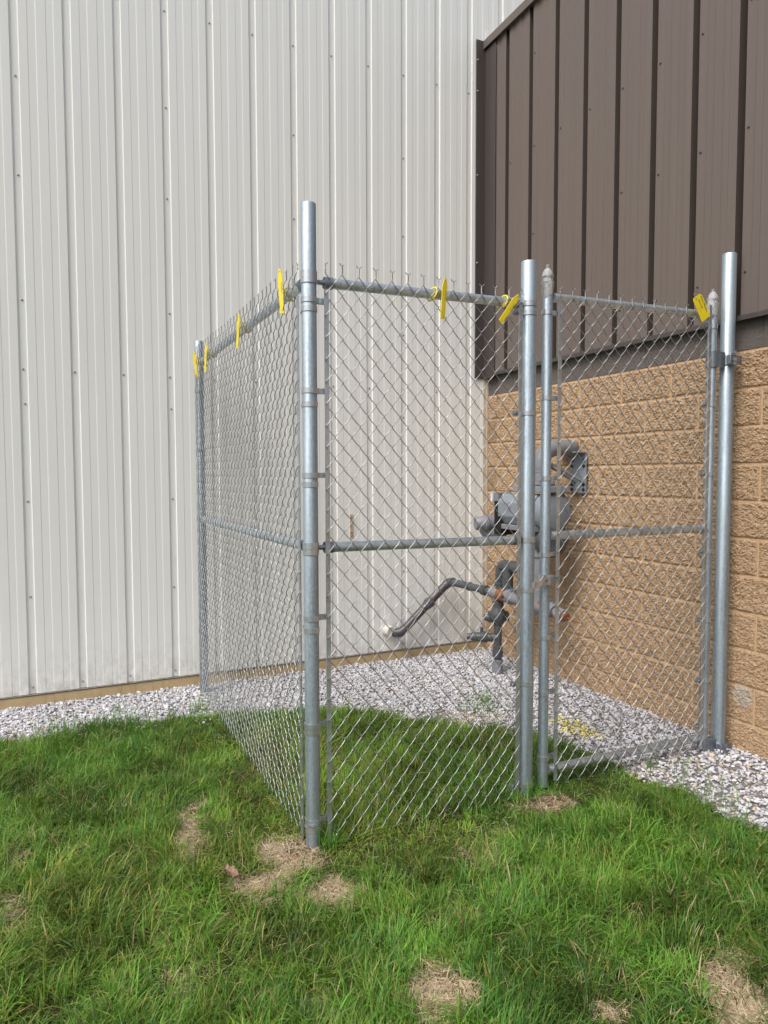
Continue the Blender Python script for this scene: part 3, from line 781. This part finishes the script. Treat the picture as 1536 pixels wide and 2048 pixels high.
# counter at the far end with a spout towards the camera side, small index box above
ix = MB(); ix.lathe((-.47, -.70, 1.165), (-1, .28, -.05), [(-.10, .055), (.0, .055), (.005, .062), (.03, .062), (.035, .055), (.085, .052), (.09, .048), (.10, .044)], 24)
gput(ix.build('index_barrel', M['gas_grey'], gm))
gput(MB().lathe((-.40, -.66, 1.075), (-.3, 0, -1), [(-.05, .105), (.0, .105), (.012, .100), (.035, .075), (.05, .045)], 28).build('regulator_bell', M['gas_grey'], gm))
gput(MB().lathe((-.38, -.70, 1.16), (0, -1, 0), [(-.02, .06), (.10, .075), (.14, .06)], 20).build('regulator_neck', M['gas_grey'], gm))
gput(MB().box(-.45, -.33, -.80, -.735, 1.30, 1.395).build('index_box', M['gas_grey'], gm, bevel=.006))
gput(MB().box(-.462, -.40, -.735, -.715, 1.325, 1.39).build('index_lens', M['sticker'], gm, bevel=.004))
# regulator below the cover
gput(MB().lathe((-.33, -1.24, 1.08), (-.25, -1, 0), [(-.10, .05), (0, .115), (.02, .125), (.035, .125), (.055, .11), (.075, .07)], 28).build('pressure_regulator', M['gas_dark'], gm))
# four inch outlet down to a tee and the low header
gput(MB().tube([(-.37, MY, 1.16), (-.37, MY, .62)], R4*.93, 24).build('outlet_pipe', M['gas_grey'], gm))
gput(MB().lathe((-.37, MY, .955), (0, 0, 1), [(0, R4), (.004, R4+.006), (.05, R4+.006), (.056, R4)], 24).build('coupling', M['gas_grey'], gm))
gput(MB().ring((-.37, MY, .985), R4*.93, R4+.0065, .028, .036, 28).build('rust_ring', M['rust'], gm))
tr = text('7=', .05, (-.37-.0405, MY-.0375, 1.035), M['ink'], gm, (R(90), 0, R(-48))); gput(tr)
tee = MB(); tee.tube([(-.37, MY+.14, .622), (-.37, MY-.12, .618)], .064, 24); tee.tube([(-.37, MY, .73), (-.37, MY, .62)], .063, 24)
gput(tee.build('tee', M['gas_grey'], gm))
gput(MB().lathe((-.37+.0, MY-.045, .64), (-1, -.35, .2), [(.058, .016), (.0655, .014)], 10).build('rust_spot', M['rust'], gm))
stub = MB(); stub.tube([(-.37, MY-.12, .618), (-.372, MY-.17, .608)], [.045, .040], 20); stub.tube([(-.372, MY-.12, .610), (-.375, MY-.22, .596)], R2*.85, 18)
stub.lathe((-.375, MY-.20, .597), (0, -1, -.12), [(0, .043), (.012, .047), (.055, .047), (.065, .040)], 8, False)
so2 = gput(stub.build('drain_stub', M['gas_grey'], gm))
pl = MB(); pl.lathe((-.375, MY-.262, .590), (0, -1, -.14), [(0, .03), (.025, .03), (.03, .02)], 8, False); pl.tube([(-.372, MY-.28, .585), (-.36, MY-.34, .570), (-.345, MY-.40, .566)], .005, 8)
pl.build('drain_plug', M['rust'], so2)
# low header along the wall line: rusty reducer, black pipe to the corner elbow, diagonal run into the white wall
JX, JYY, JZ = -.37, -.72, .622
red = MB(); red.tube([(JX, MY+.14, .622), (JX, MY+.19, .622)], [.064, .050], 22); red.tube([(JX, MY+.19, .622), (JX, JYY-.14, .622)], .047, 22)
red.lathe((JX, JYY-.155, .622), (0, 1, 0), [(0, .048), (.004, .055), (.055, .055), (.06, .05)], 22)
gput(red.build('header_pipe', M['gas_grey'], gm))
gput(MB().ring((0, 0, 0), .046, .0565, -.009, .009, 24).build('gasket', M['black'], gm)).location = (JX+.37, JYY-.11+1.0, .622)
gm.children[-1].rotation_euler = (R(90), 0, 0)
gput(MB().lathe((JX, JYY-.09, .622), (0, 1, 0), [(0, .042), (.012, .050), (.05, .052), (.09, .048), (.11, .040)], 22).build('rusty_union', M['rust'], gm))
gput(MB().lathe((JX, JYY+.02, .622), (-.08, 1, .015), [(0, .042), (.01, .045), (.08, .045), (.09, .04)], 22).build('coupling', M['gas_grey'], gm))
q0 = np.array([JX, JYY+.06, .622]); q1 = np.array([-.448, -.095, .640]); q2 = np.array([-.900, -.085, .240]); q3 = np.array([-.962, .01, .255])
gput(MB().tube([q0, q1+(q0-q1)/np.linalg.norm(q0-q1)*.04], R2, 20).build('branch_pipe', M['gas_dark'], gm))
d01 = (q1-q0)/np.linalg.norm(q1-q0); d12 = (q2-q1)/np.linalg.norm(q2-q1)
gput(MB().lathe(q0+d01*.10, d01, [(0, R2), (.002, .041), (.05, .041), (.052, R2)], 20).build('coupling', M['gas_dark'], gm))
gput(MB().lathe(q0+d01*.30, d01, [(0, R2), (.002, .036), (.012, .036), (.014, R2)], 20).build('pipe_collar', M['gas_dark'], gm))
gput(MB().tube(arc(q0, q1, q2, .058, 10), .0375, 20).build('elbow', M['gas_dark'], gm))
gput(MB().tube([q1+d12*.06, q2-d12*.05], R2*1.10, 20).build('diagonal_pipe', M['gas_brown'], gm))
L12 = np.linalg.norm(q2-q1); mid = q1+d12*L12*.42
un = MB(); un.lathe(mid-d12*.045, d12, [(0, R2), (.001, .038), (.02, .038), (.0205, .047), (.055, .047), (.0555, .041), (.08, .041), (.081, R2)], 8, False)
gput(un.build('pipe_union', M['gas_dark'], gm, bevel=.002))
gput(MB().lathe(mid-d12*.13, d12, [(0, R2), (.001, .0335), (.004, .0335), (.005, R2)], 20).build('pipe_collar', M['gas_brown'], gm))
gput(MB().tube(arc(q1, q2, q3, .055, 10), .0385, 20).build('elbow', M['gas_brown'], gm))
gput(MB().tube([q2+(q3-q2)*.35, q3], [.036, .036], 18).build('rusty_nipple', M['rust'], gm))
# service riser from the gravel with valve, side stub and the loop up to the meter
RX, RY = -.37, -.69
rs = MB(); rs.tube([(RX, RY, .10), (RX, RY, .575)], R2, 20)
gput(rs.build('riser_pipe', M['gas_dark'], gm))
gput(MB().lathe((RX, RY, -.05), (0, 0, 1), [(0, .041), (.16, .040), (.165, .034)], 20).build('riser_sleeve', M['gas_grey'], gm))
gput(MB().lathe((RX, RY, .135), (0, 0, 1), [(0, R2), (.002, .040), (.05, .041), (.052, .037), (.085, .037), (.088, R2)], 20).build('coupling', M['gas_dark'], gm))
vv = MB(); vv.lathe((RX, RY, .385), (0, 0, 1), [(0, R2), (.01, .042), (.04, .055), (.07, .062), (.10, .056), (.125, .042), (.15, .044), (.175, .042)], 18)
vv.lathe((RX-.02, RY, .445), (-1, .3, 0), [(0, .04), (.06, .04), (.065, .03), (.09, .022)], 14)
vv.lathe((RX+.02, RY, .445), (1, -.3, 0), [(0, .04), (.06, .04), (.065, .03)], 14)
gput(vv.build('valve', M['gas_dark'], gm))
sb = MB(); sb.tube([(RX, RY, .285), (RX-.07, RY+.05, .285)], .034, 16); sb.lathe((RX-.06, RY+.045, .285), (-.8, .55, 0), [(0, .036), (.01, .044), (.05, .044), (.055, .036), (.12, .034), (.125, .026), (.16, .024)], 12)
sb.tube([(RX-.10, RY+.07, .285), (RX-.10, RY+.07, .36)], .012, 8)
gput(sb.build('bypass_stub', M['gas_dark'], gm))
lp1 = [(-.35, -.70, .66)] + [(-.35, -.70, .76)] + arc((-.35, -.70, .70), (-.35, -.70, .845), (-.35, -1.05, .845), .06) + [(-.35, -1.12, .845)]
gput(MB().tube(lp1, .043, 18).build('bypass_loop', M['gas_dark'], gm))
gput(MB().tube([(-.36, -.80, .845), (-.36, -.80, .66)], .040, 18).build('bypass_loop', M['gas_dark'], gm))
for z in (.70, .735, .77): gput(MB().ring((-.35, -.70, z), .043, .048, -.006, .006, 20).build('pipe_collar', M['gas_dark'], gm))
# support bracket bolted to the block wall, with its stay
br = MB(); br.box(-.046, -.036, -1.275, -1.115, 1.395, 1.675); br.box(-.14, -.036, -1.275, -1.125, 1.676, 1.686)
br.box(-.037, .0, -1.265, -1.125, 1.44, 1.47); br.box(-.037, 0, -1.265, -1.125, 1.60, 1.63)
bk = gput(br.build('wall_bracket', M['gas_body'], gm, bevel=.002))
for y_ in (-1.255, -1.135):
    for z_ in (1.42, 1.455, 1.625, 1.585):
        MB().lathe((-.0465, y_, z_), (-1, 0, 0), [(0, .012), (.003, .012), (.003, .009), (.012, .008)], 8, False).build('bolt', M['black'], bk)
for y_ in (-1.24, -1.17):
    MB().tube([(-.047, y_, 1.475), (-.30, y_+.02, 1.60)], .010, 8).build('stay', M['gas_body'], bk)

# ------------------------------------------------------------------ gravel
def hull_stone(seed):
    import bmesh
    rs_ = np.random.default_rng(seed); bm = bmesh.new()
    P = rs_.normal(size=(13, 3)); P /= np.linalg.norm(P, axis=1)[:, None]; P *= (rs_.uniform(.75, 1.1, (13, 1))); P *= np.array([1, rs_.uniform(.62, .9), rs_.uniform(.42, .65)])
    for p in P: bm.verts.new(p)
    r_ = bmesh.ops.convex_hull(bm, input=bm.verts)
    bmesh.ops.delete(bm, geom=[v for v in bm.verts if not v.link_faces], context='VERTS')
    bmesh.ops.triangulate(bm, faces=bm.faces[:]); bmesh.ops.recalc_face_normals(bm, faces=bm.faces[:])
    bm.verts.index_update(); V = np.array([v.co[:] for v in bm.verts]); F = np.array([[v.index for v in f.verts] for f in bm.faces]); bm.free(); return V, F
def rotmats(n, r_, flat=.5):
    a = r_.uniform(0, 2*math.pi, n); b = r_.normal(0, flat, n); c = r_.normal(0, flat, n)
    ca, sa, cb, sb_, cc, sc_ = np.cos(a), np.sin(a), np.cos(b), np.sin(b), np.cos(c), np.sin(c); O = np.zeros(n); I = np.ones(n)
    Rz = np.stack([ca, -sa, O, sa, ca, O, O, O, I], -1).reshape(n, 3, 3); Rx = np.stack([I, O, O, O, cb, -sb_, O, sb_, cb], -1).reshape(n, 3, 3); Ry = np.stack([cc, O, sc_, O, I, O, -sc_, O, cc], -1).reshape(n, 3, 3)
    return Rz @ Rx @ Ry
NS = 72000
gx = np.concatenate([rng.uniform(-5.4, 0, NS//2), rng.uniform(-1.9, 0, NS//2)]); gy = np.concatenate([rng.uniform(-1.0, .012, NS//2), rng.uniform(-4.9, .0, NS//2)])
bd = border_dist(gx, gy) + .05*(fbm(gx*6, gy*6, 5)-.5)
dens = np.ones(len(gx)); dup = (gx > -1.9) & (gy > -1.0); dens[dup] = .62
dens[gx < -4.0] *= .6; dens[gy < -3.6] *= .6
keep = (bd < .03) & (rng.uniform(size=len(gx)) < dens)
# scattered strays in the grass edge
stray = (bd >= .03) & (bd < .16) & (rng.uniform(size=len(gx)) < .05)
keep |= stray
gx, gy, bd = gx[keep], gy[keep], bd[keep]; N = len(gx)
size = np.clip(rng.lognormal(math.log(.0108), .30, N), .005, .024)
gz = .002 + rng.uniform(0, .016, N)*np.clip(-bd*14, .15, 1) + .010*(fbm(gx*3, gy*3, 9)-.5)
col_ = np.tile(np.array([.55, .545, .58]), (N, 1))*rng.uniform(.74, 1.16, (N, 1))
tan_ = rng.uniform(size=N) < (.03 + .16*(fbm(gx*4, gy*4, 77) > .66) + .10*((gx > -.9) & (gy < -2.3)))
col_[tan_] = np.array([.50, .39, .26])*rng.uniform(.65, 1.1, (tan_.sum(), 1))
dk = rng.uniform(size=N) < .06; col_[dk] *= .55
yel = ((gx+.62)/.10)**2 + ((gy+1.86)/.20)**2 < 1+.8*(rng.uniform(size=N)-.5); col_[yel & (rng.uniform(size=N) < .62)] = np.array([.70, .61, .09])
protos = [hull_stone(i+50) for i in range(12)]
kind = rng.integers(0, 12, N); Vs = []; Fs = []; Cs = []; base = 0
RM = rotmats(N, rng, .45)
for k in range(12):
    idx = np.where(kind == k)[0]; V0, F0 = protos[k]
    VV = np.einsum('nij,vj->nvi', RM[idx], V0)*size[idx][:, None, None]*np.array([1, 1, .9]) + np.stack([gx[idx], np.minimum(gy[idx], .012-size[idx]*.6), gz[idx]], -1)[:, None, :]
    m = len(V0); Fq = F0[None] + (np.arange(len(idx))*m)[:, None, None] + base
    Vs.append(VV.reshape(-1, 3)); Fs.append(Fq.reshape(-1, 3)); Cs.append(np.repeat(col_[idx], m, axis=0)); base += m*len(idx)
def put_tint(me, C):
    at = me.attributes.new('tint', 'FLOAT_COLOR', 'POINT'); C4 = np.concatenate([C, np.ones((len(C), 1))], 1).astype(np.float32); at.data.foreach_set('color', C4.ravel())
me = mesh_np('gravel', np.concatenate(Vs), np.concatenate(Fs), None, False); put_tint(me, np.concatenate(Cs))
tag(link('gravel', me, M['stone']), 'pale crushed limestone gravel along both walls', 'gravel', None, 'stuff')

# ------------------------------------------------------------------ grass
PATCH = [(-2.950, -2.164, .061, -.029, .032, .186, 1.0), (-2.866, -1.870, .063, -.029, .009, .050, .7), (-2.595, -2.451, .105, -.047, .037, .120, 1.0), (-2.739, -2.628, .101, -.048, .028, .100, 1.0),
 (-2.554, -2.770, .103, -.048, .033, .086, 1.0), (-1.412, -2.553, .105, -.049, .056, .072, 1.0), (-2.431, -3.381, .083, -.039, .055, .096, 1.0), (-1.630, -3.725, .068, -.032, .117, .093, 1.0),
 (-1.665, -3.827, .064, -.030, .067, .051, 1.0), (-2.039, -3.651, .058, -.027, .033, .036, .8), (-3.596, -2.415, .055, -.026, -.007, .142, .6), (-2.751, -3.251, .046, -.022, .027, .074, .6),
 (-1.897, -2.809, .091, -.043, .057, .087, .45), (-3.596, -2.029, .054, -.025, -.005, .123, .5), (-1.104, -1.410, .171, -.080, .048, .077, .8), (-1.736, -2.735, .057, -.027, .047, .067, .4), (-3.1, -3.0, .09, -.03, .03, .05, .4), (-2.2, -3.1, .12, -.05, .02, .05, .35)]
def patch_val(x, y):
    v = np.zeros(len(x))
    for cx, cy, ax_, ay_, bx_, by_, st in PATCH:
        det = ax_*by_-ay_*bx_; dx, dy = x-cx, y-cy
        a = (dx*by_-dy*bx_)/det; b = (dy*ax_-dx*ay_)/det
        d = np.sqrt(a*a+b*b) + 1.7*(fbm(x*12, y*12, 31)-.5)
        v = np.maximum(v, st*np.clip((1.30-d)/.80, 0, 1))
    return v
def blades(x, y, length, width, az, lean, curve, C0, C1, name, mat, zoff=0.0, segs=4, twist=None):
    n = len(x); t = np.linspace(0, 1, segs+1)
    th = lean[:, None] + curve[:, None]*t[None, :]**1.2           # angle from vertical
    ds = (length/segs)[:, None]
    hx = np.cumsum(np.concatenate([np.zeros((n, 1)), np.sin(th[:, :-1])*ds], 1), 1); hz = np.cumsum(np.concatenate([np.zeros((n, 1)), np.cos(th[:, :-1])*ds], 1), 1)
    hz = np.maximum(hz, -.0 + .004*np.ones_like(hz)*(t > 0))
    ca, sa = np.cos(az)[:, None], np.sin(az)[:, None]
    px = x[:, None]+hx*ca; py = y[:, None]+hx*sa; pz = zoff+hz - .003*(t == 0)
    tw = (np.zeros(n) if twist is None else twist)[:, None]*t[None, :]
    wd = width[:, None]*np.array([.7, 1.0, .92, .62] if segs == 4 else [.75, 1.0, .72])[None, :]*.5
    wx, wy, wz = -sa*np.cos(tw), ca*np.cos(tw), np.sin(tw)*.8
    wx, wy, wz = [np.broadcast_to(q, (n, segs+1)) for q in (wx, wy, wz)]
    Lp = np.stack([px[:, :-1]-wx[:, :-1]*wd, py[:, :-1]-wy[:, :-1]*wd, pz[:, :-1]-wz[:, :-1]*wd], -1)
    Rp = np.stack([px[:, :-1]+wx[:, :-1]*wd, py[:, :-1]+wy[:, :-1]*wd, pz[:, :-1]+wz[:, :-1]*wd], -1)
    tip = np.stack([px[:, -1], py[:, -1], pz[:, -1]], -1)[:, None, :]
    V = np.concatenate([np.stack([Lp, Rp], 2).reshape(n, 2*segs, 3), tip], 1); m = 2*segs+1
    f4 = np.array([[2*i, 2*i+1, 2*i+3, 2*i+2] for i in range(segs-1)]); f3 = np.array([[2*segs-2, 2*segs-1, 2*segs]])
    off = (np.arange(n)*m)[:, None, None]
    tt = np.concatenate([np.repeat(t[:-1], 2), [1.0]])
    C = C0[:, None, :]*(1-tt)[None, :, None] + C1[:, None, :]*tt[None, :, None]
    return V.reshape(-1, 3), (f3[None]+off).reshape(-1, 3), (f4[None]+off).reshape(-1, 4), C.reshape(-1, 3)
acc = [[], [], [], []]; nb = 0
def push(res):
    global nb
    V, f3, f4, C = res; acc[0].append(V); acc[1].append(f3+nb); acc[2].append(f4+nb); acc[3].append(C); nb += len(V)
# candidates, denser where the camera sees them
def scatter(n, x0, x1, y0, y1): return rng.uniform(x0, x1, n), rng.uniform(y0, y1, n)
x1_, y1_ = scatter(395000, -4.9, -.55, -4.2, -.55)
x2_, y2_ = scatter(95000, -7.0, .0, -6.2, -.55)
out2 = ~((x2_ > -4.9) & (x2_ < -.55) & (y2_ > -4.2))
gx_ = np.concatenate([x1_, x2_[out2]]); gy_ = np.concatenate([y1_, y2_[out2]])
# keep the camera's own standing place clear of close blades
dcam = np.hypot(gx_-CAM[0], gy_-CAM[1])
bd = border_dist(gx_, gy_) + .10*(fbm(gx_*7, gy_*7, 3)-.5)
pv = patch_val(gx_, gy_)
thin = fbm(gx_*2.1, gy_*2.1, 61, 3)
k_ = (bd > -.01) & (rng.uniform(size=len(gx_)) < np.clip(1.0-pv*1.06, 0.03, 1)) & (rng.uniform(size=len(gx_)) < .62+.75*np.clip((thin-.3)*2, 0, 1)) & (rng.uniform(size=len(gx_)) < np.clip(.35+bd*9, 0, 1)) 
k_ &= rng.uniform(size=len(gx_)) < np.clip((fbm(gx_*9, gy_*9, 71, 2)-.22)*6, .30, 1)
k_ &= (np.hypot(gx_-XA, gy_-YF) > .05) & (np.hypot(gx_-XB, gy_-YF) > .045)
gx_, gy_, pv, bd, thin = gx_[k_], gy_[k_], pv[k_], bd[k_], thin[k_]; N = len(gx_)
# tufts share a lean
cell = .085
jx = gx_ + .03*(vnoise(gx_*30, gy_*30, 8)-.5); jy = gy_ + .03*(vnoise(gx_*30, gy_*30, 18)-.5)
ci, cj = np.floor(jx/cell), np.floor(jy/cell)
def hsh(a, b, s): q = np.sin(a*127.1+b*311.7+s*74.7)*43758.5453; return q-np.floor(q)
taz = hsh(ci, cj, 1)*2*math.pi; tln = .15+.75*hsh(ci, cj, 2); tlen = .72+.55*hsh(ci, cj, 3); thue = hsh(ci, cj, 4)
flow = fbm(gx_*1.7, gy_*1.7, 41, 3)*6*math.pi
pick = rng.uniform(size=N)
az = np.where(pick < .50, taz+rng.normal(0, .6, N), np.where(pick < .68, flow+rng.normal(0, .6, N), rng.uniform(0, 2*math.pi, N)))
big = fbm(gx_*1.3+5, gy_*1.3, 91, 3)
length = (.044+.056*rng.uniform(size=N)**1.1)*tlen*(.72+.62*big)*np.clip(1-.55*pv, .4, 1)*np.clip(.75+bd*2.2, .75, 1.05)
longer = rng.uniform(size=N) < .07; length[longer] *= 1.45
# taller grass sheltered along the fence lines and the gravel edge
dfence = np.minimum(np.where((gx_ > XSD) & (gx_ < -.3), np.abs(gy_-YF), 9), np.where((gy_ > YF), np.abs(gx_-XSD), 9))
trod = np.where((gx_ > -2.55) & (gx_ < -.75), np.exp(-((gy_+2.56)/.13)**2), 0); trod = np.maximum(trod, np.where(gy_ > -2.6, np.exp(-((gx_+2.60)/.12)**2), 0))
length *= 1-np.where(gx_ > -1.45, .74, .60)*trod
length *= 1+.30*np.exp(-(bd/.12)**2)*(gx_ < -2.7)
width = rng.uniform(.0016, .0036, N)*(.8+.5*hsh(ci, cj, 6)); width[(gx_ < -4.9) | (gy_ < -4.2)] *= 2.0; wide = rng.uniform(size=N) < .05; width[wide] *= 1.7; length[wide] *= 1.2
lean = np.clip(.34+tln*.95+rng.normal(0, .40, N), -.1, 1.5); curve = rng.uniform(.2, 1.5, N)
g1 = np.array([.095, .245, .026]); g2 = np.array([.225, .345, .042]); g3 = np.array([.050, .165, .032]); straw = np.array([.52, .42, .23]); yel_ = np.array([.33, .32, .075])
hmix = np.clip(.45*thue+.95*big+rng.normal(0, .18, N)-.26, 0, 1)[:, None]
C = g3*(1-hmix) + g2*hmix; C = np.where(rng.uniform(size=(N, 1)) < .35, g1*rng.uniform(.8, 1.25, (N, 1)), C)
C = C*rng.uniform(.72, 1.30, (N, 1))*(.35+1.30*fbm(gx_*5, gy_*5, 15, 2))[:, None]
dry = rng.uniform(size=N) < (.030 + .35*np.clip(pv, 0, 1) + .08*np.clip((.42-thin)*4, 0, 1)); C[dry] = (straw*rng.uniform(.55, 1.05, (N, 1)))[dry]
yl = rng.uniform(size=N) < .05+.16*np.clip((big-.45)*4, 0, 1); C[yl & ~dry] = (yel_*rng.uniform(.7, 1.1, (N, 1)))[yl & ~dry]
paint = ((gx_+.72)/.12)**2 + ((gy_+1.95)/.22)**2 < 1; C[paint & (rng.uniform(size=N) < .25)] = np.array([.66, .58, .05])
Cb = C*np.array([.92, .88, .80]) + np.array([.03, .02, .008])
push(blades(gx_, gy_, length, width, az, lean, curve, Cb, C, 'g', None, 0.0, 3, rng.normal(0, .8, N)))
# thatch: dead blades lying flat in the thin places, and everywhere between the tufts
ns = 60000; sx, sy = scatter(ns, -3.95, -.55, -4.2, -.55); sp = patch_val(sx, sy); sb2 = border_dist(sx, sy)
sk = (sb2 > .0) & (rng.uniform(size=ns) < .08+.7*sp); sx, sy, sp = sx[sk], sy[sk], sp[sk]; n = len(sx)
# extra straw inside the bare patches
ex, ey = [], []
for cx, cy, ax_, ay_, bx_, by_, st in PATCH:
    q = int(3600*st*abs(ax_*by_-ay_*bx_)*math.pi*1.3)+10; a = rng.uniform(0, 2*math.pi, q); r_ = np.sqrt(rng.uniform(0, 1.2, q))
    ex.append(cx+ax_*r_*np.cos(a)+bx_*r_*np.sin(a)); ey.append(cy+ay_*r_*np.cos(a)+by_*r_*np.sin(a))
ex, ey = np.concatenate(ex), np.concatenate(ey)
sx, sy = np.concatenate([sx, ex]), np.concatenate([sy, ey]); n = len(sx); spv = patch_val(sx, sy)
sc2 = (np.array([.72, .60, .40]))*rng.uniform(.5, 1.15, (n, 1))*np.array([1, 1, 1]) ; brn = rng.uniform(size=n) < .14; sc2[brn] = (np.array([.23, .145, .075])*rng.uniform(.6, 1.2, (n, 1)))[brn]
push(blades(sx, sy, rng.uniform(.025, .085, n), rng.uniform(.0012, .0026, n), rng.uniform(0, 2*math.pi, n), rng.uniform(1.3, 1.57, n), rng.uniform(-.1, .25, n), sc2, sc2, 's', None, .002+.012*rng.uniform(size=1)[0], 4, rng.normal(0, .5, n)))
# fine crumbs of dead thatch matting the bare places
cx_, cy_ = [], []
for cx, cy, ax_, ay_, bx_, by_, st in PATCH:
    q = int(52000*st*abs(ax_*by_-ay_*bx_)*math.pi*1.8)+10; a = rng.uniform(0, 2*math.pi, q); r_ = np.sqrt(rng.uniform(0, 1.9, q))
    cx_.append(cx+ax_*r_*np.cos(a)+bx_*r_*np.sin(a)); cy_.append(cy+ay_*r_*np.cos(a)+by_*r_*np.sin(a))
cx_, cy_ = np.concatenate(cx_), np.concatenate(cy_); kk = rng.uniform(size=len(cx_)) < patch_val(cx_, cy_)*1.1; cx_, cy_ = cx_[kk], cy_[kk]; n = len(cx_)
cc_ = np.array([.66, .53, .36])*rng.uniform(.45, 1.1, (n, 1)); bq = rng.uniform(size=n) < .22; cc_[bq] *= np.array([.6, .5, .42])
for sx_, sy_, sr_ in ((-1.41, -2.56, .12), (-2.545, -2.43, .06), (-1.45, -2.48, .07)):
    wet = (np.hypot(cx_-sx_, cy_-sy_) < sr_) & (rng.uniform(size=n) < .8); cc_[wet] *= np.array([.32, .26, .20])
push(blades(cx_, cy_, rng.uniform(.008, .035, n), rng.uniform(.0012, .0034, n), rng.uniform(0, 2*math.pi, n), rng.uniform(1.38, 1.57, n), rng.uniform(-.05, .25, n), cc_, cc_, 'c', None, .003, 3, rng.normal(0, .4, n)))
# tufts at the foot of posts and along the fence, strays in the gravel
tx, ty = [], []
for (cx, cy, n_, sd) in ((XA+.05, YF-.05, 45, .025), (XB-.02, YF-.05, 60, .04), (-.95, -1.38, 45, .05), (-.62, -2.55, 26, .07), (-.68, -2.92, 30, .08), (-.55, -2.75, 14, .06), (-3.42, -.62, 50, .07), (-3.05, -.56, 60, .08), (-2.62, -.60, 60, .07), (-.85, -1.22, 30, .05)):
    tx.append(rng.normal(cx, sd, n_)); ty.append(rng.normal(cy, sd, n_))
tx, ty = np.concatenate(tx), np.concatenate(ty); n = len(tx)
tc = (g1*rng.uniform(.8, 1.5, (n, 1)))
push(blades(tx, ty, rng.uniform(.06, .15, n), rng.uniform(.0025, .0045, n), rng.uniform(0, 2*math.pi, n), rng.uniform(0, .5, n), rng.uniform(.2, 1.2, n), tc*.9, tc, 't', None, 0, 4, rng.normal(0, .6, n)))
# tall seed stalks leaning against the white wall side
qx = np.array([-3.46, -3.42, -3.36, -3.20, -3.10, -3.03, -2.96, -2.86, -3.33, -2.78, -3.52]); qy = np.array([-.62, -.60, -.58, -.60, -.56, -.58, -.55, -.58, -.62, -.55, -.66]); n = len(qx)
qc = np.tile(np.array([.15, .20, .07]), (n, 1))
ql = np.array([.30, .36, .26, .30, .33, .24, .30, .38, .22, .25, .25]); qa = rng.uniform(0, 2*math.pi, n)
push(blades(qx, qy, ql, np.full(n, .003), qa, rng.uniform(.05, .25, n), rng.uniform(.05, .3, n), qc, qc*np.array([1.1, .95, .8]), 'q', None, 0, 4))
push(blades(qx, qy, ql*1.0, np.full(n, .0026), qa+math.pi/2, rng.uniform(.05, .3, n), rng.uniform(.05, .3, n), qc, qc, 'q', None, 0, 4))
me = mesh_np('grass', np.concatenate(acc[0]), np.concatenate(acc[1]), np.concatenate(acc[2]), False); put_tint(me, np.concatenate(acc[3]))
tag(link('grass', me, M['grass']), 'green lawn grass with dry straw patches in front of the fence', 'grass', None, 'stuff')

# ------------------------------------------------------------------ fallen leaf
lf = MB(); n_ = 9; V = []; F = []
for i in range(n_):
    t_ = i/(n_-1); w = .019*math.sin(math.pi*t_**.8)*(1+.35*math.sin(t_*17)) + .001
    for s in (-1, -.5, 0, .5, 1): V.append((-.032+.064*t_, s*w, .016*abs(s)*(1+.5*math.sin(t_*9+s)) + .010*math.sin(t_*5)))
for i in range(n_-1):
    for j in range(4): F.append((i*5+j, i*5+j+1, (i+1)*5+j+1, (i+1)*5+j))
lf.add(V, F); lo_ = lf.build('fallen_leaf', M['leaf'], None, (-2.862, -2.590, .058)); lo_.rotation_euler = (R(12), R(8), R(-40))
sm = lo_.modifiers.new('thick', 'SOLIDIFY'); sm.thickness = .0012
tag(lo_, 'dry curled pinkish-brown leaf lying on the lawn before the corner post', 'leaf')
